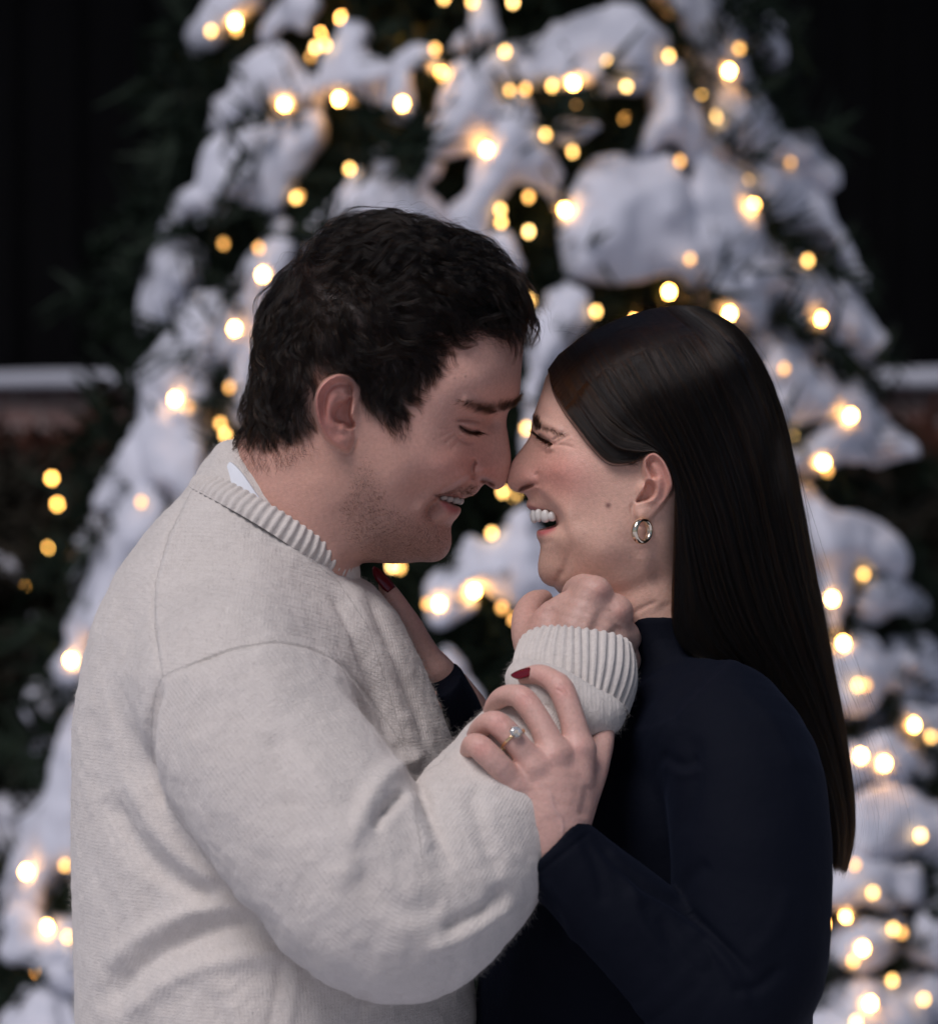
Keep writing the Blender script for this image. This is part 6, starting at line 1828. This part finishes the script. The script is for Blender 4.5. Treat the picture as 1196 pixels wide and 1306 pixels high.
# woman
hair_obj('hair', wom_hair, wom_rad, M_HAIRW, WOM)
hair_obj('eyebrow', wom_brow, [.00007] * len(wom_brow), M_HAIR, WOM)
hair_obj('eyelashes', wom_lash, wlash_rad, M_HAIR, WOM)
mesh_obj('teeth', wt_v, wt_f, M_TEETH, WOM)
mesh_obj('top', tv, tf, M_NAVY, WOM)
mesh_obj('trousers', *wleg, M_TROUSER, WOM)
for s in (-1, 1):
    mesh_obj('shoe', *shoe_mesh(wom_x, s * .09, -1, .16), M_BOOT, WOM)
def nail_px(base, tip, y0, y1, nrm, w, L=None):
    a = P(*base, y0); b = P(*tip, y1)
    v, f = nail(a, b - a, np.array(nrm, float), w, np.linalg.norm(b - a))
    return mesh_obj('fingernail', v, f, M_NAIL, WOM)
nail_px((677, 853.5), (651.0, 860), -.1600, -.1535, (-.15, -.66, .74), .0048)
nail_px((628, 904), (620, 924), -.151, -.135, (-.8, -.55, .3), .0048)
nail_px((607, 944), (603, 960), -.166, -.150, (-.9, -.4, .2), .0045)
nail_px((771, 928), (772, 908), -.150, -.140, (.5, -.8, .1), .0055)
nail_px((501, 751), (477, 722), .0075, .009, (.5, -.75, .40), .0056)

# ------------------------------------------------------------------ jewellery
def torus_sweep(c, u, w, n_, R, tube, k=64, m=14):
    """band of elliptical section (tube = radial, axial)"""
    a = np.linspace(0, 2 * np.pi, k, endpoint=False); b = np.linspace(0, 2 * np.pi, m, endpoint=False)
    r = []
    for t in np.append(a, a[0]):
        rad = u * math.cos(t) + w * math.sin(t)
        r.append(c + rad * R + np.outer(np.cos(b), rad) * tube[0] + np.outer(np.sin(b), n_) * tube[1])
    return loft(np.array(r))
ec = P(818.5, 677, -.0735)
e_u = np.array([math.cos(math.radians(44)), math.sin(math.radians(44)), 0.05]); e_u /= np.linalg.norm(e_u); e_w = np.array([0, 0, 1.0]); e_n = np.cross(e_u, e_w)
hv_, hf_ = torus_sweep(ec, e_u, e_w, e_n, .0082, (.0020, .0030))
tag(mesh_obj('hoop_earring', hv_, hf_, M_PALE), 'small chunky pale gold hoop earring hanging from the laughing woman\'s ear lobe', 'earring')
ring_c = P(654, 943.5, -.2063); fa = P(640, 927, -.192) - P(668, 960, -.199); fa /= np.linalg.norm(fa)
r_u = np.cross(fa, [0, -1.0, 0]); r_u /= np.linalg.norm(r_u); r_w = np.cross(r_u, fa)
if r_w[1] > 0: r_w = -r_w
ring = bpy.data.objects.new('engagement_ring', None); sc.collection.objects.link(ring); ring.location = ring_c; bpy.context.view_layer.update()
tag(ring, 'thin gold engagement ring with a large round clear stone on the ring finger', 'ring')
bv, bf = torus_sweep(ring_c, r_u, r_w, fa, .0102, (.0007, .0010))
mesh_obj('band', bv, bf, M_GOLD, ring)
up = r_w * .90 + (r_u if r_u[0] > 0 else -r_u) * .42; up /= np.linalg.norm(up)
s1 = np.cross(up, fa); s1 /= np.linalg.norm(s1); s2 = np.cross(up, s1)
gc = ring_c + up * .0128
def gem():
    n8 = 8; a = np.linspace(0, 2 * np.pi, n8, endpoint=False)
    rings = []
    for r, z, ph in ((.0001, -.0030, 0), (.0047, 0, .0), (.0047, .0006, 0), (.0038, .0015, .5), (.0026, .0020, 0), (.0001, .0020, 0)):
        t = a + ph * (a[1] - a[0])
        rings.append(gc + np.outer(np.cos(t), s1) * r + np.outer(np.sin(t), s2) * r + up * z)
    return loft(np.array(rings))
m, nt, N, L, b = new_mat('clear stone')
b.inputs['Base Color'].default_value = (0.95, 0.97, 1.0, 1); b.inputs['Roughness'].default_value = 0.02; b.inputs['IOR'].default_value = 2.0; b.inputs['Transmission Weight'].default_value = 0.75
b.inputs['Specular IOR Level'].default_value = 0.8
mesh_obj('gemstone', *gem(), m, ring, smooth=False)
pr = []
for k_ in range(4):
    t = k_ * math.pi / 2 + .4
    e = s1 * math.cos(t) + s2 * math.sin(t)
    c = np.array([[*(ring_c + up * .0098 + e * .001), .0006], [*(gc + e * .0042 - up * .0003), .0005], [*(gc + e * .0037 + up * .0014), .0006]])
    t6 = np.linspace(0, 2 * np.pi, 8, endpoint=False)
    pr.append(loft(np.array([q_[:3] + np.outer(np.cos(t6), np.cross(up, e)) * q_[3] + np.outer(np.sin(t6), e) * q_[3] for q_ in c])))
cv, cf, _ = merge(pr)
mesh_obj('prong', cv, cf, M_GOLD, ring)
